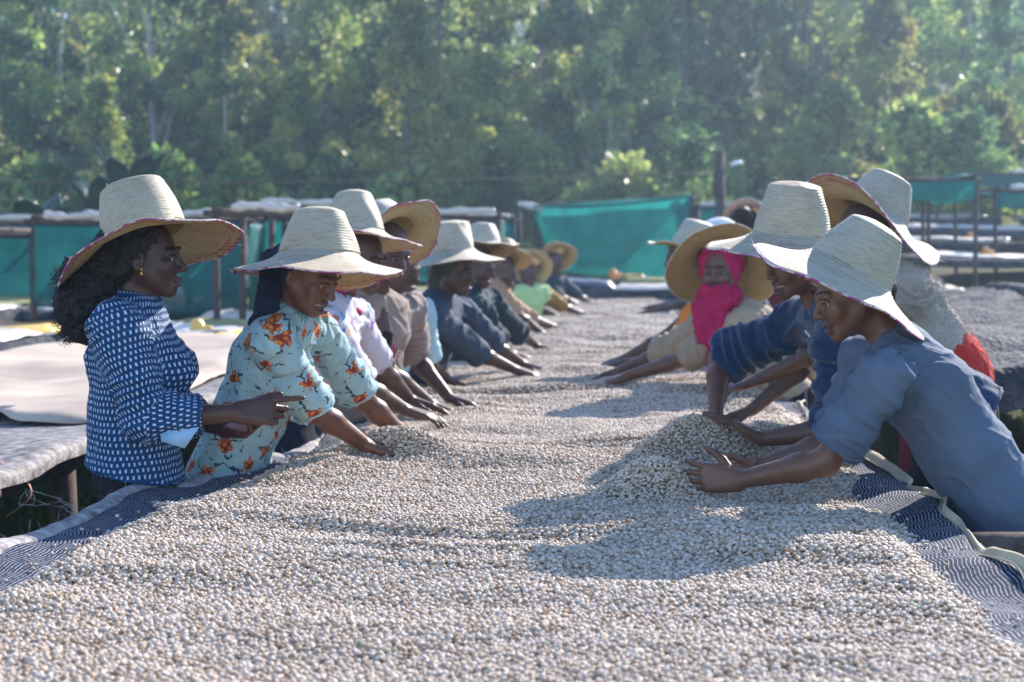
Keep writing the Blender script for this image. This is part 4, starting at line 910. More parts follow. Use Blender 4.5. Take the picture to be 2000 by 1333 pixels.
for i, (h, w, n, lf, base, cl, dr) in enumerate([(12, 2.3, 9000, .22, .06, 80, .5), (14, 2.6, 10000, .22, .08, 95, .7), (10, 2.8, 9000, .24, .04, 80, .3), (13, 2.0, 8000, .22, .12, 75, .9), (9, 2.2, 7500, .22, .03, 64, .2), (15, 3.0, 11000, .25, .08, 105, .6)]):
    me, C = crown_mesh(50+i, h, w, n, lf, base, cl, dr); tm = trunk_mesh(90+i, h, w, C, .13 if i != 3 else .11); VAR.append((me, tm, h))
for i, (me, tm, h) in enumerate(VAR): me.materials.append(LEAF if i not in (2, 4) else LEAFY); tm.materials.append(BARKW if i in (1, 3) else BARK)
BV = []
for i in range(3):
    me, C = crown_mesh(70+i, 2.6, 1.3, 4200, .18, .02, 30, .1); me.materials.append(LEAFY if i == 1 else LEAF); tm = trunk_mesh(120+i, 2.4, 1.2, C, .04); tm.materials.append(BARK); BV.append((me, tm, 2.6))
TL = ['slender leafy tree', 'tall drooping pale-trunked tree', 'bushy yellow-green tree', 'narrow white-trunked tree', 'low rounded yellowish tree', 'large dark spreading tree']
def plant(kind, x, y, sc_, v, rz, label, group, cat='tree', sz=None):
    me, tm, h = (VAR if kind == 'tree' else BV)[v]; z = float(ground_z(x, y)); o = empty('tree' if kind == 'tree' else 'shrub', (x, y, z-.05), label, cat, group, rz); o.scale = (sc_, sc_, sz or sc_)
    for nm, m_ in (('crown', me), ('trunk', tm)): c = bpy.data.objects.new(nm, m_); COL.objects.link(c); c.parent = o
rt = random.Random(5)
ANC = ['at the left frame edge', 'left of the navy-shirted woman', 'above the navy-shirted woman', 'between the two front left hats', 'above the floral-shirted woman', 'above the beige-shirted worker', 'above the blue-grey-shirted worker', 'above the far left workers', 'above the teal net', 'right of the teal net', 'above the tall pole', 'above the navy fleece', 'above the front right woman', 'over the teal canopy', 'at the right frame edge']
ANX = [60, 170, 330, 480, 640, 760, 880, 1020, 1160, 1300, 1410, 1530, 1680, 1830, 3000]
def anchor(x, y): px = 1000+x*F/y; return ANC[min(14, int(np.searchsorted(ANX, px)))]
def row(y0, y1, n, half, smin, smax, vs, rn):
    for i in range(n):
        y = rt.uniform(y0, y1); x = (-1+2*(i+.5+rt.uniform(-.35, .35))/n)*half*y/50+.6; v = rt.choice(vs); s_ = rt.uniform(smin, smax)
        if x/y > .285 and y < 80: s_ *= .72
        plant('tree', x, y, s_, v, rt.uniform(0, 6.28), TL[v]+', '+rn+' row '+anchor(x, y), 'trees of the wood behind the beds')
row(40, 45, 14, 22, .5, .75, [0, 2, 4, 3], 'front'); row(46, 53, 16, 22, .7, 1.0, [0, 1, 2, 3, 5], 'second'); row(54, 64, 17, 21, .8, 1.1, [0, 1, 2, 3, 5], 'third'); row(66, 82, 18, 21, .85, 1.15, [0, 1, 2, 5], 'fourth'); row(85, 110, 20, 20, .9, 1.1, [0, 1, 2, 5], 'fifth'); row(115, 165, 26, 20, .85, 1.15, [0, 1, 2, 5], 'hazy rearmost')
for i in range(22):
    y = rt.uniform(34, 41); x = (-1+2*(i+.5+rt.uniform(-.4, .4))/22)*.37*y; v = rt.randrange(3); plant('shrub', x, y, rt.uniform(.7, 1.25), v, rt.uniform(0, 6.28), ['dark green', 'bright yellow-green', 'loose mid-green'][v]+' shrub below the wood, '+anchor(x, y), 'shrubs at the foot of the wood', 'shrub')
def split_same(nm):
    d = {}
    for o in bpy.data.objects:
        if o.parent is None and o.name.startswith(nm) and 'label' in o: d.setdefault(o['label'], []).append(o)
    for l, os_ in d.items():
        if len(os_) > 1:
            os_.sort(key=lambda o: o.location[0]/o.location[1])
            for o, w in zip(os_, {2: ['left one', 'right one'], 3: ['left one', 'middle one', 'right one']}.get(len(os_), ['leftmost', 'second from left', 'third from left', 'fourth from left', 'fifth from left'])): o['label'] = l+', '+w
split_same('tree'); split_same('shrub')
# banana plants
bl = MT('banana_leaf', .22, (.02, .07, .045), .6); co = bl.coord(); bl.color(bl.ramp(bl.noise(co, 4, 3), [(.3, (.012, .05, .035)), (.7, (.035, .10, .05))])); bl.translucent(.25); BL_M = bl.m
def banana(x, y, h, n, seed, label):
    r = random.Random(seed); z = float(ground_z(x, y)); root = empty('banana_plant', (x, y, z), label, 'banana plant'); MB().tube([A3(x, y, z-.1), A3(x+.05, y, z+h*.4), A3(x+.08, y, z+h*.62)], [.14, .11, .07], 10).build('stem', m_plain('banana_stem', (.10, .13, .05), .6).m, root)
    for i in range(n):
        a = i*2.4+r.uniform(-.3, .3); up = r.uniform(.5, 1.3); L = h*r.uniform(.45, .62); c0 = A3(x+.06, y, z+h*.58); U = A3(math.cos(a), math.sin(a), 0); r0_ = r.random(); S_ = A3(-math.sin(a), math.cos(a), 0); P = []
        for t in np.linspace(0, 1, 14):
            c = c0+U*L*(t*(.45+.25*r0_))+A3(0, 0, L*(1.45*t-(.55+.7*r0_)*t*t)); w = .26*math.sin(min(1, t*1.15+.08)*math.pi)**.7*(.2 if t < .08 else 1)
            P.append([c+S_*w*q+A3(0, 0, .09*abs(q)-.12*q*q+.012*math.sin(t*40+q*3)) for q in (-1, -.55, -.08, 0, .08, .55, 1)])
        o = link('leaf', grid_mesh('leaf', np.array(P)), BL_M, root); md = o.modifiers.new('t', 'SOLIDIFY'); md.thickness = .004
banana(W(190, 0, 27)[0], 29, 3.1, 7, 1, 'dark glossy banana plant behind the hat of the woman in navy'); banana(W(95, 0, 24)[0], 27, 2.6, 7, 2, 'banana plant with glinting leaves at the left edge'); banana(W(-20, 0, 22)[0], 24, 2.2, 6, 3, 'banana plant cut by the left frame edge')
# grass
def grass(name, label, x0, x1, y0, y1, n, hh, mat):
    x = RS.uniform(x0, x1, n); y = RS.uniform(y0, y1, n); k = n2(x*1.1, y*1.1, 77) > -.25; x = x[k]; y = y[k]; n = len(x); b = np.stack([x, y, ground_z(x, y)], -1); a = RS.uniform(0, 6.28, n); s = np.stack([np.cos(a), np.sin(a), 0*a], -1); l = RS.normal(0, .4, (n, 3)); l[:, 2] = 1; h = hh*RS.uniform(.4, 1.3, n)[:, None]; w = hh*.09
    V = np.stack([b-s*w, b+s*w, b+l*h*.6+s*w*.6+A3(0, 0, 0), b+l*h*A3(1.4, 1.4, 1)], 1).reshape(-1, 3); Q = np.arange(n*4).reshape(-1, 4); tag(link(name, mesh_np(name, V, Q, False, {'tint': np.repeat(RS.uniform(0, 1, n), 4)}), mat), label, 'grass', None, 'stuff')
GR = leaf_mat('grass_blades', [(.03, .06, .012), (.06, .11, .02), (.10, .15, .03), (.15, .17, .05)])
grass('grass', 'short green grass under the right-hand beds', 1.6, 6.5, 3.5, 13, 26000, .10, GR); grass('grass', 'patchy dark grass between the left beds', -4.5, -1.0, 3.0, 13, 14000, .08, GR)
# haze
hz = MT('air', 1); out = hz.t.nodes['Material Output']; hz.t.nodes.remove(hz.b); pv = hz.N('VolumePrincipled'); pv.inputs['Color'].default_value = (.55, .74, 1, 1); pv.inputs['Density'].default_value = .0017; pv.inputs['Anisotropy'].default_value = .45; hz.L(pv.outputs[0], out.inputs['Volume'])
mb = MB(); mb.box((0, 90, 20), (95, 100, 23)); o = mb.build('haze', hz.m, None, False); tag(o, kind='stuff')
# ---------------------------------------------------------------- the cast
M_HAIR = m_plain('black_hair', (.010, .008, .008), .6, .3, 200, .3).m
M_WHITE_EYE = MT('eye_white', .2, (.42, .38, .35), .5).m; M_IRIS = MT('dark_iris', .15, (.012, .007, .005), .5).m; M_TEETH = MT('teeth', .3, (.6, .56, .5), .5).m
ST1 = m_straw('bleached_straw', (.55, .50, .42)); ST2 = m_straw('pale_straw', (.55, .525, .47)); UN1 = m_straw('golden_straw', (.50, .385, .20)); UND = m_straw('golden_straw_dyed', (.52, .40, .22), True)
MAG = MT('magenta_stitching', .8); MAG.color(MAG.ramp(MAG.noise(MAG.coord(), 38, 3), [(.46, (.52, .46, .42)), (.54, (.30, .04, .20))])); MAG = MAG.m; STE = m_plain('straw_edge', (.55, .47, .36), .7, .3, 60, .2).m
GOLD = MT('gold', .25, (.8, .5, .15), .5); GOLD.b.inputs['Metallic'].default_value = 1; GOLD = GOLD.m
navy_dots = m_cloth('navy_dashed_cotton', (.005, .048, .13), 800, .8, .15, p_dashes)
mint = m_cloth('mint_floral_cotton', (.36, .52, .53), 800, .8, .06, p_floral, trans=.15)
white_emb = m_cloth('white_embroidered_cotton', (.62, .60, .68), 800, .8, .06, p_embroid, trans=.15)
beige = m_cloth('faded_mauve_beige_cotton', (.30, .235, .21), 700, .85, .12, trans=.1)
aqua = m_cloth('pale_aqua_cotton', (.38, .55, .60), 700, .85, .08)
greyblue = m_cloth('grey_blue_cotton', (.045, .065, .10), 700, .85, .15)
teal = m_cloth('dark_teal_cotton', (.022, .045, .062), 700, .85, .15)
tan = m_cloth('tan_cotton', (.36, .24, .16), 700, .85, .15); lime = m_cloth('lime_cotton', (.42, .62, .30), 700, .85, .1, trans=.1); brown = m_cloth('ochre_brown_cotton', (.22, .12, .03), 700, .85, .15)
chambray = m_cloth('faded_blue_grey_cotton', (.088, .122, .18), 900, .85, .14); navyfl = m_cloth('navy_fleece', (.006, .030, .085), 300, .95, .15, sheen=.3)
sand = m_cloth('sand_cotton', (.36, .28, .20), 500, .9, .12); fuzzy = m_cloth('fuzzy_taupe_wool', (.42, .36, .31), 120, 1, .2, sheen=.4)
pink = m_cloth('magenta_scarf_cotton', (.42, .012, .09), 700, .8, .15, trans=.1); red = m_cloth('red_cotton', (.50, .02, .015), 600, .85, .15); orange = m_cloth('orange_cotton', (.62, .20, .03), 600, .85, .15)
blackp = m_cloth('black_trouser_cloth', (.012, .012, .016), 500, .85, .2); darkblue = m_cloth('dark_blue_wrap', (.010, .015, .035), 500, .9, .2); jeans = m_cloth('blue_denim', (.03, .07, .14), 500, .9, .25)
maroon = m_cloth('maroon_cloth', (.16, .02, .03), 500, .9, .2); whitecap = m_cloth('white_cap_cotton', (.6, .6, .66), 500, .9, .1)
UP = (0, 0, 1); HEMM['navy_dashed_cotton'] = m_plain('navy_hem', (.005, .048, .13), .85).m; HEMM['mint_floral_cotton'] = m_plain('mint_hem', (.33, .49, .50), .85).m
def hand(f, n, t, **k): return dict(f=f, n=n, t=t, **k)
flatL = lambda sd, **k: hand((.92, .1, -.28), (.2, .1, -1), (.0, (1 if sd > 0 else -1)*1.0, .1), **k)     # left-row workers, hand flat on the beans
flatR = lambda sd, **k: hand((-.92, .1, -.28), (-.2, .1, -1), (.0, (-1 if sd > 0 else 1)*1.0, .1), **k)
# ---- 1 woman in navy dashed shirt
r, H, M, J = person('standing woman in navy shirt with white dashes, pointing, black curly ponytail', W(284, 503, 4.5), (1, .06, -.02), W(262, 592, 4.5), W(262, 925, 4.52), A3(.12, -1, 0),
    [dict(side=1, sh=W(225, 640, 4.34), wrist=W(462, 806, 4.34), pole=(-.45, -.25, -1), sleeve=1.62, hand=hand((1, -.02, .05), (0, .95, -.3), (0, .3, 1), curl=(.06, 1.15, 1.25, 1.3), thumb=.35, spread=.02)),
     dict(side=-1, sh=W(268, 628, 4.66), wrist=W(440, 838, 4.52), pole=(-.3, .3, -1), sleeve=1.55, hand=hand((.9, -.45, .1), (0, .1, 1), (.1, .3, .2), curl=(.6, .6, .7, .7)))],
    top=navy_dots, skincol=(.056, .024, .017), vox=.0040, bust=.055, bulk=1.10, lower=('trousers', blackp), hem=-.004, hemdir=(-.2, 0, -1), wr=.0062, seed=1, cuffr=1.12, mouth=.12, shw=.15, flare=1.02, shirt='navy shirt printed with rows of small white dashes, three-quarter sleeves')
make_hat(r, W(287, 474, 4.5), (-.30, .20, .93), R=.272, rb=.118, rt=.088, hc=.165, droop=.035, wave=.020, seed=1, mat=ST1, under=UND, edge=MAG, spin=1)
S = Sdf(); S.ell(H(0, -.03, .045), (.083, .092, .082), M, .02); S.cone(H(0, -.09, .02), H(0, -.13, -.06), .055, .062, .04)
S.cone(H(0, -.13, -.05), H(0, -.165, -.14), .072, .080, .05); S.cone(H(0, -.165, -.14), H(0, -.165, -.200), .078, .055, .05)
S.cone(H(.06, -.03, .02), H(.055, -.055, -.045), .03, .022, .03)
for i in range(70):
    a, b = rnd.uniform(0, 6.28), rnd.uniform(-.02, -.25); c = H(.074*math.cos(a), -.160+.074*math.sin(a), b); S.cone(c, c+A3(0, 0, .004), rnd.uniform(.008, .018), .012, .012)
hr = sdf_part('hair', S, .005, M_HAIR, r, 1, .011, 3, freq=75)
mb = MB()
for i in range(900):
    a = rnd.uniform(0, 6.28); b = rnd.uniform(-.03, -.255); rr = .078*(1-.35*sstep(-.18, -.26, b)); d = A3(math.cos(a), math.sin(a), rnd.uniform(-.8, .5)); p = H(rr*math.cos(a), -.162+rr*math.sin(a), b); dw = M@nz(d); t1 = nz(np.cross(dw, [.3, .5, 1])); t2 = np.cross(dw, t1); l = rnd.uniform(.015, .04); ph = rnd.uniform(0, 6)
    mb.tube([p+dw*l*t_+(t1*math.cos(ph+t_*9)+t2*math.sin(ph+t_*9))*.005 for t_ in np.linspace(-.2, 1, 8)], .0007, 3, False)
mb.build('curls', M_HAIR, hr)
mb = MB()
for zz, rr in ((-.034, .0035), (-.046, .0052)):
    c = H(.084, .004, zz)
    for k in range(6): mb.tube([c+A3(0, 0, -rr*math.cos(math.pi*k/6)), c+A3(0, 0, -rr*math.cos(math.pi*(k+1)/6))], [rr*math.sin(math.pi*k/6)+.0004, rr*math.sin(math.pi*(k+1)/6)+.0004], 8)
mb.build('earring', GOLD, r)
def collar(r, J, mat, h=.035, w=.082, open_=.5, seed=0, drop=0.0, fwd=.0):
    """stand and turned-down collar leaves round the neck"""
    c = J['neck']-J['spine']*.004+J['fv']*(.004+fwd); u, v, up = J['sv'], J['fv'], -J['spine']; n = 40; P = []
    for i in range(n):
        a = (i/(n-1)-.5)*2*(math.pi-open_*.5)          # 0 = back
        d = u*math.sin(a)-v*math.cos(a); f = abs(a)/math.pi; row = []
        for (rr, zz) in ((w*.86, -.004), (w*.76, h*.6), (w*.74, h), (w*.80, h+.003), (w*.98, h*.5-.01*f), (w*(1.13+.22*f), -.004-.030*f*f-drop)):
            row.append(c+d*rr*(1-.10*math.cos(a)**2)+up*(zz-.035*f*f)+d*.003*float(n2(a*3, zz*40, seed)))
        P.append(row)
    o = link('collar', grid_mesh('collar', np.array(P), True, {'puv': np.array([[(i*.012, j*.012+.3, 0) for j in range(6)] for i in range(n)]).reshape(-1, 3)}), mat, r)
    md = o.modifiers.new('t', 'SOLIDIFY'); md.thickness = .0028
collar(r, J, navy_dots, .034, .080, 1.1, 1)
el = J['arms'][0]['el']; wr0 = J['arms'][0]['wrist']; dn = nz(wr0-el)
mb = MB(); p = lerp(el, wr0, .60); q = p-A3(0, 0, .055); mb.add([p-dn*.10+A3(0, -.052, -.035), p+dn*.005+A3(0, -.052, -.028), p-dn*.035+A3(0, -.050, -.085), p-dn*.10+A3(0, -.050, -.060)], [(0, 1, 2, 3)])
o = mb.build('turned_cuff', m_cloth('pale_blue_cuff', (.28, .48, .68), 600, .85, .05), r); md = o.modifiers.new('t', 'SOLIDIFY'); md.thickness = .003
# ---- 2 woman in mint floral shirt
r, H, M, J = person('woman in mint floral shirt leaning over the bed, navy head wrap, wide straw hat, grinning', W(602, 534, 4.8), (.84, -.40, -.46), W(560, 612, 4.84), W(448, 915, 4.86), A3(-.28, -1, 0),
    [dict(side=1, sh=W(532, 668, 4.68), wrist=W(712, 868, 4.95), pole=(.1, -.2, -1), sleeve=.98, hand=flatL(1, curl=(.2, .25, .3, .3))),
     dict(side=-1, sh=W(622, 652, 5.0), wrist=W(798, 862, 5.30), pole=(.1, .2, -1), sleeve=.92, hand=hand((.97, .1, -.08), (.1, .1, -1), (0, -1, 0), curl=(.1, .12, .15, .2)))],
    top=mint, skincol=(.125, .052, .030), vox=.0040, bust=.03, bulk=.94, lower=('skirt', red), hem=.065, wr=.0065, seed=2, mouth=1.0, cuffr=1.12, shirt='mint shirt printed with orange flower sprays, elbow-length sleeves')
make_hat(r, W(622, 514, 4.8), (.015, .12, 1), R=.262, rb=.122, rt=.072, hc=.150, droop=.040, wave=.014, seed=2, mat=ST1, under=UND, edge=MAG, spin=2, lean=(.0, .0))
S = Sdf(); S.ell(H(0, -.026, .040), (.081, .094, .086), M, .02); S.cone(H(.0, -.10, .0), H(-.0, -.135, -.03), .040, .042, .03); t0 = H(0, -.12, -.03)
S.cone(t0, W(520, 600, 4.74), .042, .034, .03); S.cone(W(520, 600, 4.74), W(492, 632, 4.74), .030, .012, .03)
for x in (-1, 1): S.cone(H(x*.076, -.03, .045), H(x*.074, -.03, -.03), .014, .012, .02)
sdf_part('head_wrap', S, .005, darkblue, r, 1, .007, 5, freq=26)
collar(r, J, mint, .034, .090, 1.7, 2, .015, .012)
S = Sdf(); S.ec(J['neck']+J['fv']*.065+J['spine']*.02, lerp(J['neck'], J['pel'], .5)+J['fv']*.122, (.020, .012), (.020, .012), J['sv'], J['fv']); sdf_part('undershirt', S, .006, m_cloth('salmon_vest', (.5, .3, .26), 500), r, 1)
# ---- 3 worker in white embroidered blouse
r, H, M, J = person('worker in white embroidered blouse with magenta neckline, behind the mint floral shirt, white straw hat', W(700, 505, 5.6), (.85, -.35, -.30), W(668, 588, 5.65), W(560, 790, 5.6), A3(-.25, -1, 0),
    [dict(side=1, sh=W(640, 640, 5.46), wrist=W(790, 800, 5.75), pole=(.1, -.2, -1), sleeve=.9, hand=flatL(1, curl=(.2, .25, .3, .3))),
     dict(side=-1, sh=W(690, 625, 5.8), wrist=W(800, 780, 6.2), pole=(.1, .2, -1), sleeve=.85, hand=flatL(-1, curl=(.2, .25, .3, .3)))],
    top=white_emb, skincol=(.075, .038, .028), vox=.0055, lower=('skirt', darkblue), wr=.006, seed=3)
make_hat(r, W(694, 470, 5.6), (-.05, .16, 1), R=.240, rb=.105, rt=.062, hc=.160, droop=.02, wave=.012, seed=3, mat=ST2, under=UND, edge=MAG, spin=0)
S = Sdf(); [S.cone(J['neck']+(J['sv']*math.sin(a)+J['fv']*math.cos(a))*.078-J['spine']*(.02-.03*math.cos(a)), J['neck']+(J['sv']*math.sin(a+.4)+J['fv']*math.cos(a+.4))*.078-J['spine']*(.02-.03*math.cos(a+.4)), .010, .010, .01) for a in np.arange(0, 6.2, .4)]; sdf_part('neckline_trim', S, .006, pink, r, 1, .003, 3, freq=40)
# ---- 4 beige shirt
r, H, M, J = person('worker in open faded mauve-beige shirt over a black and magenta top', W(758, 492, 6.1), (.62, -.65, -.30), W(730, 580, 6.15), W(690, 790, 6.3), A3(-.80, -.6, 0),
    [dict(side=1, sh=W(668, 622, 6.02), wrist=W(842, 790, 6.35), pole=(-.1, -.2, -1), sleeve=.9, hand=flatL(1, curl=(.2, .25, .3, .3))),
     dict(side=-1, sh=W(798, 612, 6.35), wrist=W(876, 776, 6.45), pole=(.15, .5, -.7), sleeve=.95, hand=flatL(-1, curl=(.3, .35, .4, .5)))],
    top=beige, skincol=(.075, .038, .028), vox=.0055, bulk=1.1, lower=('trousers', jeans), wr=.009, seed=4, shw=.18)
make_hat(r, W(768, 468, 6.12), (-.50, .48, .72), R=.215, rb=.108, rt=.075, hc=.145, droop=.0, wave=.02, seed=4, mat=ST2, under=UND, edge=MAG)
S = Sdf(); c0 = lerp(J['neck'], J['pel'], .22)+J['fv']*.128; c1 = lerp(J['neck'], J['pel'], .75)+J['fv']*.138; S.ec(c0, c1, (.036, .020), (.050, .022), J['sv'], J['fv']); K = Sdf(); K.ec(J['neck']+J['fv']*.055, c0-J['fv']*.004, (.030, .022), (.040, .020), J['sv'], J['fv']); sdf_part('open_neckline', K, .006, skin((.075, .038, .028)), r, 1)
sdf_part('striped_top', S, .006, m_cloth('black_magenta_stripe', (.012, .010, .016), 500, .9, .1, lambda m, b: m.mix(m.math('LESS_THAN', m.math('FRACT', m.math('MULTIPLY', m.N('SeparateXYZ').outputs[0], 1)), -1), b, b)), r, 1, .003, 2)
mb = MB()
for x in (-.035, -.012, .018, .04): mb.tube([lerp(c0, c1, t)+J['sv']*x*(1+.5*t)+J['fv']*(.021+.006*t) for t in np.linspace(.15, 1, 6)], [.003, .005, .006, .006, .006, .005], 5)
mb.build('magenta_stripe', pink, r); collar(r, J, beige, .03, .085, 1.4, 4, .05)
# ---- 5 pale aqua shirt, mostly hidden
r, H, M, J = person('worker in pale aqua shirt almost hidden behind the beige-shirted worker', W(782, 522, 7.0), (.75, -.5, -.3), W(790, 588, 7.05), W(735, 735, 7.1), A3(-.5, -.8, 0),
    [dict(side=1, wrist=W(850, 752, 7.3), pole=(0, 0, -1), sleeve=.9, hand=flatL(1)), dict(side=-1, wrist=W(880, 748, 7.5), pole=(0, 0, -1), sleeve=.9, hand=flatL(-1))],
    top=aqua, skincol=(.075, .038, .028), vox=.008, lower=('skirt', jeans), seed=5)
make_hat(r, W(774, 488, 7.0), (-.3, .1, .95), R=.17, rb=.10, rt=.07, hc=.10, droop=.01, seed=5, hi=False, mat=ST1, under=UN1, edge=STE)
# ---- 6 blue-grey shirt
r, H, M, J = person('worker in dark blue-grey shirt, arms stretched, wide white hat over headscarf', W(890, 528, 7.6), (.85, -.42, -.25), W(862, 578, 7.65), W(812, 742, 7.6), A3(-.25, -1, 0),
    [dict(side=1, sh=W(848, 622, 7.4), wrist=W(1005, 722, 7.85), pole=(.0, -.1, -1), sleeve=1.05, hand=flatL(1)),
     dict(side=-1, sh=W(905, 612, 7.9), wrist=W(1022, 712, 8.3), pole=(.1, .1, -1), sleeve=1.0, hand=flatL(-1))],
    top=greyblue, skincol=(.075, .038, .028), vox=.0065, bulk=1.12, lower=('skirt', jeans), seed=6, shw=.18, wr=.008)
make_hat(r, W(882, 500, 7.6), (-.06, -.02, 1), R=.262, rb=.115, rt=.090, hc=.150, droop=.03, wave=.012, seed=6, hi=True, mat=ST2, under=UN1, edge=STE)
S = Sdf(); S.ell(H(0, -.03, .03), (.084, .092, .09), M, .02); S.cone(H(0, -.08, -.03), H(0, -.07, -.085), .05, .055, .03); sdf_part('headscarf', S, .007, m_cloth('olive_headscarf', (.05, .055, .04), 500), r, 1, .006, 6, freq=20)
# ---- 7 dark teal
r, H, M, J = person('worker in dark teal jacket with beige turned cuffs in the left row', W(935, 520, 9.0), (.85, -.35, -.3), W(925, 568, 9.05), W(880, 702, 9.1), A3(-.3, -1, 0),
    [dict(side=1, sh=W(935, 605, 8.85), wrist=W(1000, 690, 9.3), pole=(0, 0, -1), sleeve=1.1, hand=flatL(1)),
     dict(side=-1, sh=W(960, 592, 9.3), wrist=W(1048, 676, 9.9), pole=(.3, 0, -.6), sleeve=1.05, hand=flatL(-1))],
    top=teal, skincol=(.075, .038, .028), vox=.008, bulk=1.1, lower=('trousers', blackp), seed=7, wr=.009)
make_hat(r, W(942, 492, 9.0), (-.10, .32, .94), R=.215, rb=.11, rt=.085, hc=.14, droop=.0, wave=.02, seed=7, hi=False, mat=ST2, under=UN1, edge=STE)
a = J['arms'][1]; S = Sdf(); d = nz(a['wrist']-a['el']); S.cone(a['el']-d*.03, a['el']+d*.05, .060, .057, .02); sdf_part('turned_cuff', S, .009, sand, r, 1)
# ---- 8 tan
r, H, M, J = person('worker in tan and cream clothes in the left row, third from its far end', W(985, 530, 11.5), (.8, -.4, -.3), W(978, 560, 11.6), W(945, 662, 11.5), A3(-.3, -1, 0),
    [dict(side=1, wrist=W(1060, 652, 11.7), pole=(0, 0, -1), sleeve=.9, hand=flatL(1)), dict(side=-1, wrist=W(1082, 638, 12.4), pole=(0, 0, -1), sleeve=1.2, hand=flatL(-1))],
    top=tan, skincol=(.075, .038, .028), vox=.010, lower=('skirt', darkblue), seed=8, wr=.009)
make_hat(r, W(985, 508, 11.5), (-.05, .45, .88), R=.215, rb=.11, rt=.085, hc=.13, droop=.0, wave=.02, seed=8, hi=False, mat=ST1, under=UN1, edge=STE)
# ---- 9 lime
r, H, M, J = person('worker in lime green top with ochre brown sleeves, near the left row end', W(1030, 533, 14.5), (.45, -.85, -.2), W(1033, 562, 14.5), W(1022, 632, 14.6), A3(-.8, -.5, 0),
    [dict(side=1, wrist=W(1095, 622, 14.9), pole=(0, -.3, -1), sleeve=.9, hand=flatL(1)), dict(side=-1, wrist=W(1135, 612, 15.1), pole=(.3, 0, -1), sleeve=.95, hand=flatL(-1))],
    top=lime, skincol=(.075, .038, .028), vox=.012, bulk=1.1, lower=('skirt', maroon), seed=9)
make_hat(r, W(1037, 521, 14.55), (.05, .85, .55), R=.20, rb=.11, rt=.085, hc=.13, droop=.0, wave=.02, seed=9, hi=False, mat=ST1, under=UN1, edge=STE)
for a in J['arms']: S = Sdf(); sh = J['neck']+J['sv']*a['side']*.165+J['spine']*.055; S.cone(sh, lerp(sh, a['el'], .9), .078, .070, .02); sdf_part('sleeve', S, .014, brown, r, 1, .006, 2)
# ---- 10 far end left
r, H, M, J = person('worker in dark clothes at the far left end of the bed, tan hat', W(1083, 513, 17.2), (.6, -.6, -.2), W(1082, 545, 17.2), W(1072, 605, 17.3), A3(-.6, -.7, 0),
    [dict(side=1, wrist=W(1140, 600, 17.2), pole=(0, -.3, -1), sleeve=.9, hand=flatL(1)), dict(side=-1, wrist=W(1160, 594, 17.9), pole=(.3, 0, -1), sleeve=.9, hand=flatL(-1))],
    top=teal, skincol=(.075, .038, .028), vox=.012, lower=('trousers', blackp), seed=10)
make_hat(r, W(1091, 502, 17.25), (-.15, .75, .62), R=.215, rb=.11, rt=.085, hc=.13, droop=.0, wave=.02, seed=10, hi=False, mat=ST1, under=UN1, edge=STE)
# ================ right row
# ---- R1 front woman in faded blue-grey shirt
r, H, M, J = person('front right woman in faded blue-grey short-sleeved shirt, bent low and cupping beans', W(1662, 572, 4.2), (-1, -.10, -.34), W(1745, 668, 4.2), W(1955, 990, 4.12), A3(-.1, 1, 0),
    [dict(side=-1, sh=W(1725, 742, 4.02), wrist=W(1445, 938, 4.20), pole=(.15, 0, -1), sleeve=.80, hand=hand((-.92, .34, .02), (.1, .9, -.35), (-.30, .25, 1), curl=(.42, .46, .5, .55), spread=.12, thumb=.85)),
     dict(side=1, sh=W(1690, 705, 4.42), wrist=W(1480, 912, 4.60), pole=(.1, .3, -1), sleeve=.8, hand=hand((-.95, -.2, -.35), (-.1, -1, .1), (-.1, 0, 1), curl=(.3, .35, .4, .4)))],
    top=chambray, skincol=(.135, .062, .037), vox=.0042, bulk=1.0, s=1.0, lower=('skirt', m_cloth('dark_patterned_skirt', (.03, .045, .09), 500, .9, .5)), hem=.075, wr=.008, seed=11, mouth=.3, shw=.16, cuffr=1.18, flare=1.05, shirt='faded blue-grey short-sleeved shirt')
make_hat(r, W(1652, 546, 4.19), (.50, -.05, .87), R=.262, rb=.118, rt=.072, hc=.150, droop=.045, wave=.014, seed=11, mat=ST2, under=UND, edge=MAG, spin=.5, rid=.0034)
collar(r, J, chambray, .03, .080, 1.2, 11, .01)
S = Sdf(); S.ell(H(0, -.028, .040), (.080, .092, .084), M, .02); S.cone(H(0, -.08, -.02), H(0, -.075, -.05), .045, .035, .03); sdf_part('hair', S, .006, M_HAIR, r, 1, .004, 2, freq=80)
S = Sdf(); q = lerp(J['neck'], J['pel'], .42)+J['fv']*.11; S.ec(J['neck']+J['fv']*.075, q-J['fv']*.025, (.045, .012), (.055, .012), J['sv'], J['fv']); sdf_part('dark_vest', S, .007, blackp, r, 1)
# ---- R2 navy hoodie
r, H, M, J = person('laughing woman in navy zipped fleece, one hand raised beside the bean heap', W(1553, 506, 4.9), (-.86, -.44, -.24), W(1605, 598, 4.95), W(1868, 808, 4.9), A3(-.35, 1, 0),
    [dict(side=-1, sh=W(1640, 668, 4.74), wrist=W(1488, 858, 4.86), pole=(.35, 0, -1), sleeve=.98, hand=hand((-.86, .1, .50), (-.45, .3, -.75), (-.1, 1, .1), curl=(.12, .14, .16, .2), spread=.10)),
     dict(side=1, sh=W(1540, 640, 5.18), wrist=W(1398, 812, 5.12), pole=(-.6, .1, -.5), sleeve=.92, hand=hand((-.3, -.1, -1), (-.9, -.1, .2), (0, -1, 0), curl=(.3, .3, .3, .3)))],
    top=navyfl, skincol=(.115, .052, .033), vox=.0045, bulk=1.08, lower=('skirt', darkblue), hem=.05, wr=.011, seed=12, mouth=1.0, shw=.165, cuffr=1.22, shirt='navy zipped fleece with sleeves pushed to the elbow')
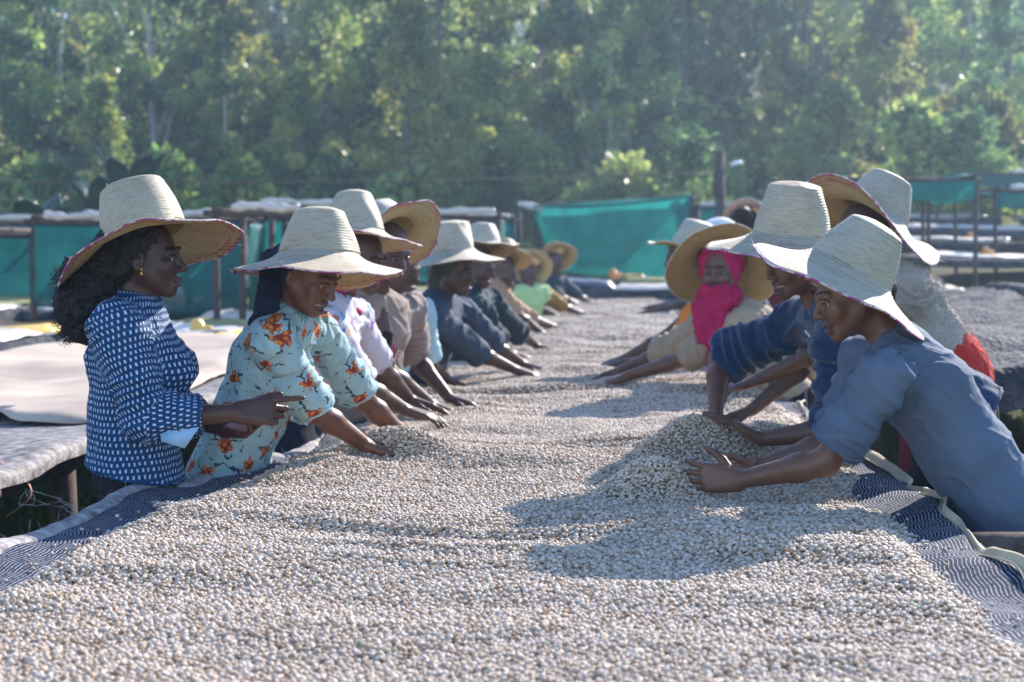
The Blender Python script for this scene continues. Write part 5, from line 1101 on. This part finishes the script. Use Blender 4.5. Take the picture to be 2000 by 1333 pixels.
make_hat(r, W(1545, 474, 4.9), (.06, -.10, .97), R=.262, rb=.118, rt=.078, hc=.168, droop=.035, wave=.016, seed=12, mat=ST1, under=UND, edge=MAG, rid=.003, spin=2.2, lean=(.0, .0))
S = Sdf(); S.ell(H(0, -.028, .040), (.080, .092, .084), M, .02); sdf_part('hair', S, .006, M_HAIR, r, 1, .004, 2, freq=80)
collar(r, J, navyfl, .040, .085, 1.2, 12, .01)
mb = MB()
for sx in (-1, 1): mb.tube([J['neck']+J['fv']*(.085+.055*math.sin(t*1.6))+J['sv']*sx*(.045-.035*t)+J['spine']*(.01+.33*t) for t in np.linspace(0, 1, 12)], .0042, 6)
mb.build('zip_piping', m_plain('pale_piping', (.6, .58, .56), .5).m, r)
# ---- R3 magenta scarf
r, H, M, J = person('worker wrapped in magenta scarf over nose and mouth, straw hat tipped back', W(1405, 532, 7.1), (-.38, -.90, -.05), W(1432, 600, 7.15), W(1505, 760, 7.2), A3(-.75, .6, 0),
    [dict(side=-1, sh=W(1462, 632, 6.98), wrist=W(1225, 735, 7.35), pole=(0, -.2, -1), sleeve=.99, hand=flatR(-1, curl=(.2, .25, .3, .3))),
     dict(side=1, sh=W(1382, 630, 7.3), wrist=W(1215, 722, 7.65), pole=(0, 0, -1), sleeve=1.15, hand=flatR(1, curl=(.2, .25, .3, .3)))],
    top=sand, skincol=(.13, .062, .042), vox=.0055, bulk=1.15, lower=('skirt', darkblue), seed=13, wr=.008, shw=.175)
make_hat(r, W(1412, 512, 7.18), (.02, .74, .67), R=.272, rb=.122, rt=.09, hc=.15, droop=.06, wave=.018, seed=13, mat=ST1, under=UN1, edge=STE)
S = Sdf(); S.ell(H(0, -.03, .03), (.098, .10, .105), M, .02); S.ell(H(0, .0, -.10), (.088, .085, .045), M, .04); S.ell(H(0, .075, -.072), (.062, .052, .045), M, .03); S.ell(H(0, .09, .015), (.062, .068, .078), M, .010, sub=True)
S.cone(H(-.05, .02, -.12), H(.05, .04, -.14), .055, .05, .04); tp = H(0, .09, -.14)
S.ec(tp, tp+A3(.02, -.02, -.16), (.075, .022), (.060, .020), A3(1, .1, 0), A3(0, 1, 0), .03); S.ec(tp+A3(.02, -.02, -.15), tp+A3(.0, -.03, -.36), (.055, .018), (.035, .012), A3(1, .1, 0), A3(0, 1, 0), .03)
S.ec(tp+A3(-.07, -.0, .0), tp+A3(-.06, -.02, -.17), (.030, .018), (.032, .014), A3(1, .1, 0), A3(0, 1, 0), .03)
sdf_part('scarf', S, .0055, pink, r, 1, .016, 7, freq=24)
# ---- R4 fuzzy sweater
r, H, M, J = person('worker in fuzzy taupe sweater with red waist cloth and tall tilted hat', W(1680, 458, 5.75), (-.95, -.15, .0), W(1725, 530, 5.8), W(1850, 735, 5.8), A3(-.15, 1, 0),
    [dict(side=-1, sh=W(1770, 560, 5.62), wrist=W(1480, 742, 5.9), pole=(.2, 0, -1), sleeve=1.15, hand=flatR(-1)),
     dict(side=1, sh=W(1700, 560, 5.98), wrist=W(1470, 800, 5.85), pole=(.2, 0, -1), sleeve=1.1, hand=flatR(1))],
    top=fuzzy, skincol=(.08, .042, .03), vox=.0055, bulk=1.22, lower=('skirt', maroon), seed=14, wr=.008, hem=.0, shw=.17)
make_hat(r, W(1702, 432, 5.78), (.46, .10, .87), R=.285, rb=.128, rt=.084, hc=.165, droop=.015, wave=.004, tw=.07, seed=14, mat=ST2, under=UND, edge=MAG)
for ob in [c for c in r.children if c.name.startswith('shirt')]:
    me = ob.data; nV = len(me.vertices); cc = np.zeros(nV*3, np.float32); me.vertices.foreach_get('co', cc); cc = cc.reshape(-1, 3); nn = np.zeros(nV*3, np.float32); me.vertices.foreach_get('normal', nn); nn = nn.reshape(-1, 3)
    k = RS.choice(nV, min(nV, 16000), False); b0 = cc[k]; d = nn[k]+RS.normal(0, .5, (len(k), 3)); d /= np.linalg.norm(d, axis=1)[:, None]; sdv = np.cross(d, RS.normal(0, 1, (len(k), 3))); sdv /= np.linalg.norm(sdv, axis=1)[:, None]
    Vf = np.stack([b0-sdv*.0012, b0+sdv*.0012, b0+d*RS.uniform(.010, .026, (len(k), 1))], 1).reshape(-1, 3); Ff = np.arange(len(Vf)).reshape(-1, 3)
    fz = link('fleece_pile', mesh_np('pile', Vf, Ff, False), fuzzy, ob)
S = Sdf(); wc = lerp(J['neck'], J['pel'], .93)
for k in range(4): q = wc+J['spine']*(.022*k-.03); S.ec(q-J['spine']*.004, q+J['spine']*.004, (.200, .155), (.202, .157), J['sv'], J['fv'], .008)
sdf_part('waist_cloth', S, .007, red, r, 1, .006, 8, freq=22)
# ---- R5 orange sleeve
r, H, M, J = person('worker with orange sleeves reaching over the bed from behind the magenta scarf', W(1335, 500, 8.4), (-.95, -.2, -.2), W(1372, 562, 8.45), W(1450, 700, 8.4), A3(-.2, 1, 0),
    [dict(side=-1, sh=W(1352, 625, 8.25), wrist=W(1205, 712, 8.3), pole=(0, 0, -1), sleeve=.35, hand=flatR(-1)), dict(side=1, sh=W(1372, 600, 8.6), wrist=W(1220, 700, 8.8), pole=(0, 0, -1), sleeve=.4, hand=flatR(1))],
    top=orange, skincol=(.075, .040, .030), vox=.008, lower=('skirt', darkblue), seed=15)
make_hat(r, W(1352, 492, 8.4), (.28, -.02, .95), R=.245, rb=.12, rt=.085, hc=.15, droop=.0, wave=.02, seed=15, hi=True, mat=ST2, under=UN1, edge=STE)
# ---- R6 white cap, R7 bun
r, H, M, J = person('worker in rounded white cap behind the straw hats of the right row', W(1405, 476, 9.4), (-.9, -.2, -.2), W(1432, 535, 9.4), W(1500, 680, 9.4), A3(-.2, 1, 0),
    [dict(side=-1, wrist=W(1300, 690, 9.3), pole=(0, 0, -1), hand=flatR(-1)), dict(side=1, wrist=W(1290, 680, 9.8), pole=(0, 0, -1), hand=flatR(1))],
    top=greyblue, skincol=(.075, .040, .030), vox=.010, lower=('skirt', darkblue), seed=16)
S = Sdf(); S.ell(H(0, -.01, .055), (.12, .125, .10), M, .02); S.ec(H(0, .03, .01), H(0, .03, .015), (.125, .14), (.125, .14), M[:, 0], M[:, 1], .03); sdf_part('cap', S, .009, whitecap, r, 1, .008, 4, freq=14)
r, H, M, J = person('worker with black hair tied in a bun, pinkish straw hat slipped back', W(1452, 448, 10.2), (-.7, -.6, -.2), W(1468, 510, 10.2), W(1530, 650, 10.2), A3(-.5, .8, 0),
    [dict(side=-1, wrist=W(1345, 680, 10.0), pole=(0, 0, -1), hand=flatR(-1)), dict(side=1, wrist=W(1330, 670, 10.4), pole=(0, 0, -1), hand=flatR(1))],
    top=maroon, skincol=(.075, .040, .030), vox=.010, lower=('skirt', darkblue), seed=17)
S = Sdf(); S.ell(H(0, -.01, .03), (.105, .115, .11), M, .02); S.cone(W(1448, 420, 10.12), W(1452, 418, 10.12), .05, .05, .03); sdf_part('hair', S, .009, M_HAIR, r, 1, .006, 4, freq=30)
make_hat(r, W(1462, 432, 10.3), (.2, .75, .6), R=.17, rb=.11, rt=.085, hc=.12, droop=-.01, wave=.02, seed=17, hi=False, mat=ST2, under=m_straw('pinkish_straw', (.60, .40, .32)), edge=STE)
# ---- R8 far right
r, H, M, J = person('worker at the far right end of the bed, hidden but for an outstretched dark arm', W(1352, 545, 15.5), (-.9, -.2, -.2), W(1372, 562, 15.5), W(1400, 625, 15.5), A3(-.2, 1, 0),
    [dict(side=-1, wrist=W(1262, 610, 15.3), pole=(0, 0, -1), hand=flatR(-1)), dict(side=1, wrist=W(1270, 600, 16.2), pole=(0, 0, -1), hand=flatR(1))],
    top=darkblue, skincol=(.075, .040, .030), vox=.012, lower=('skirt', darkblue), seed=18)
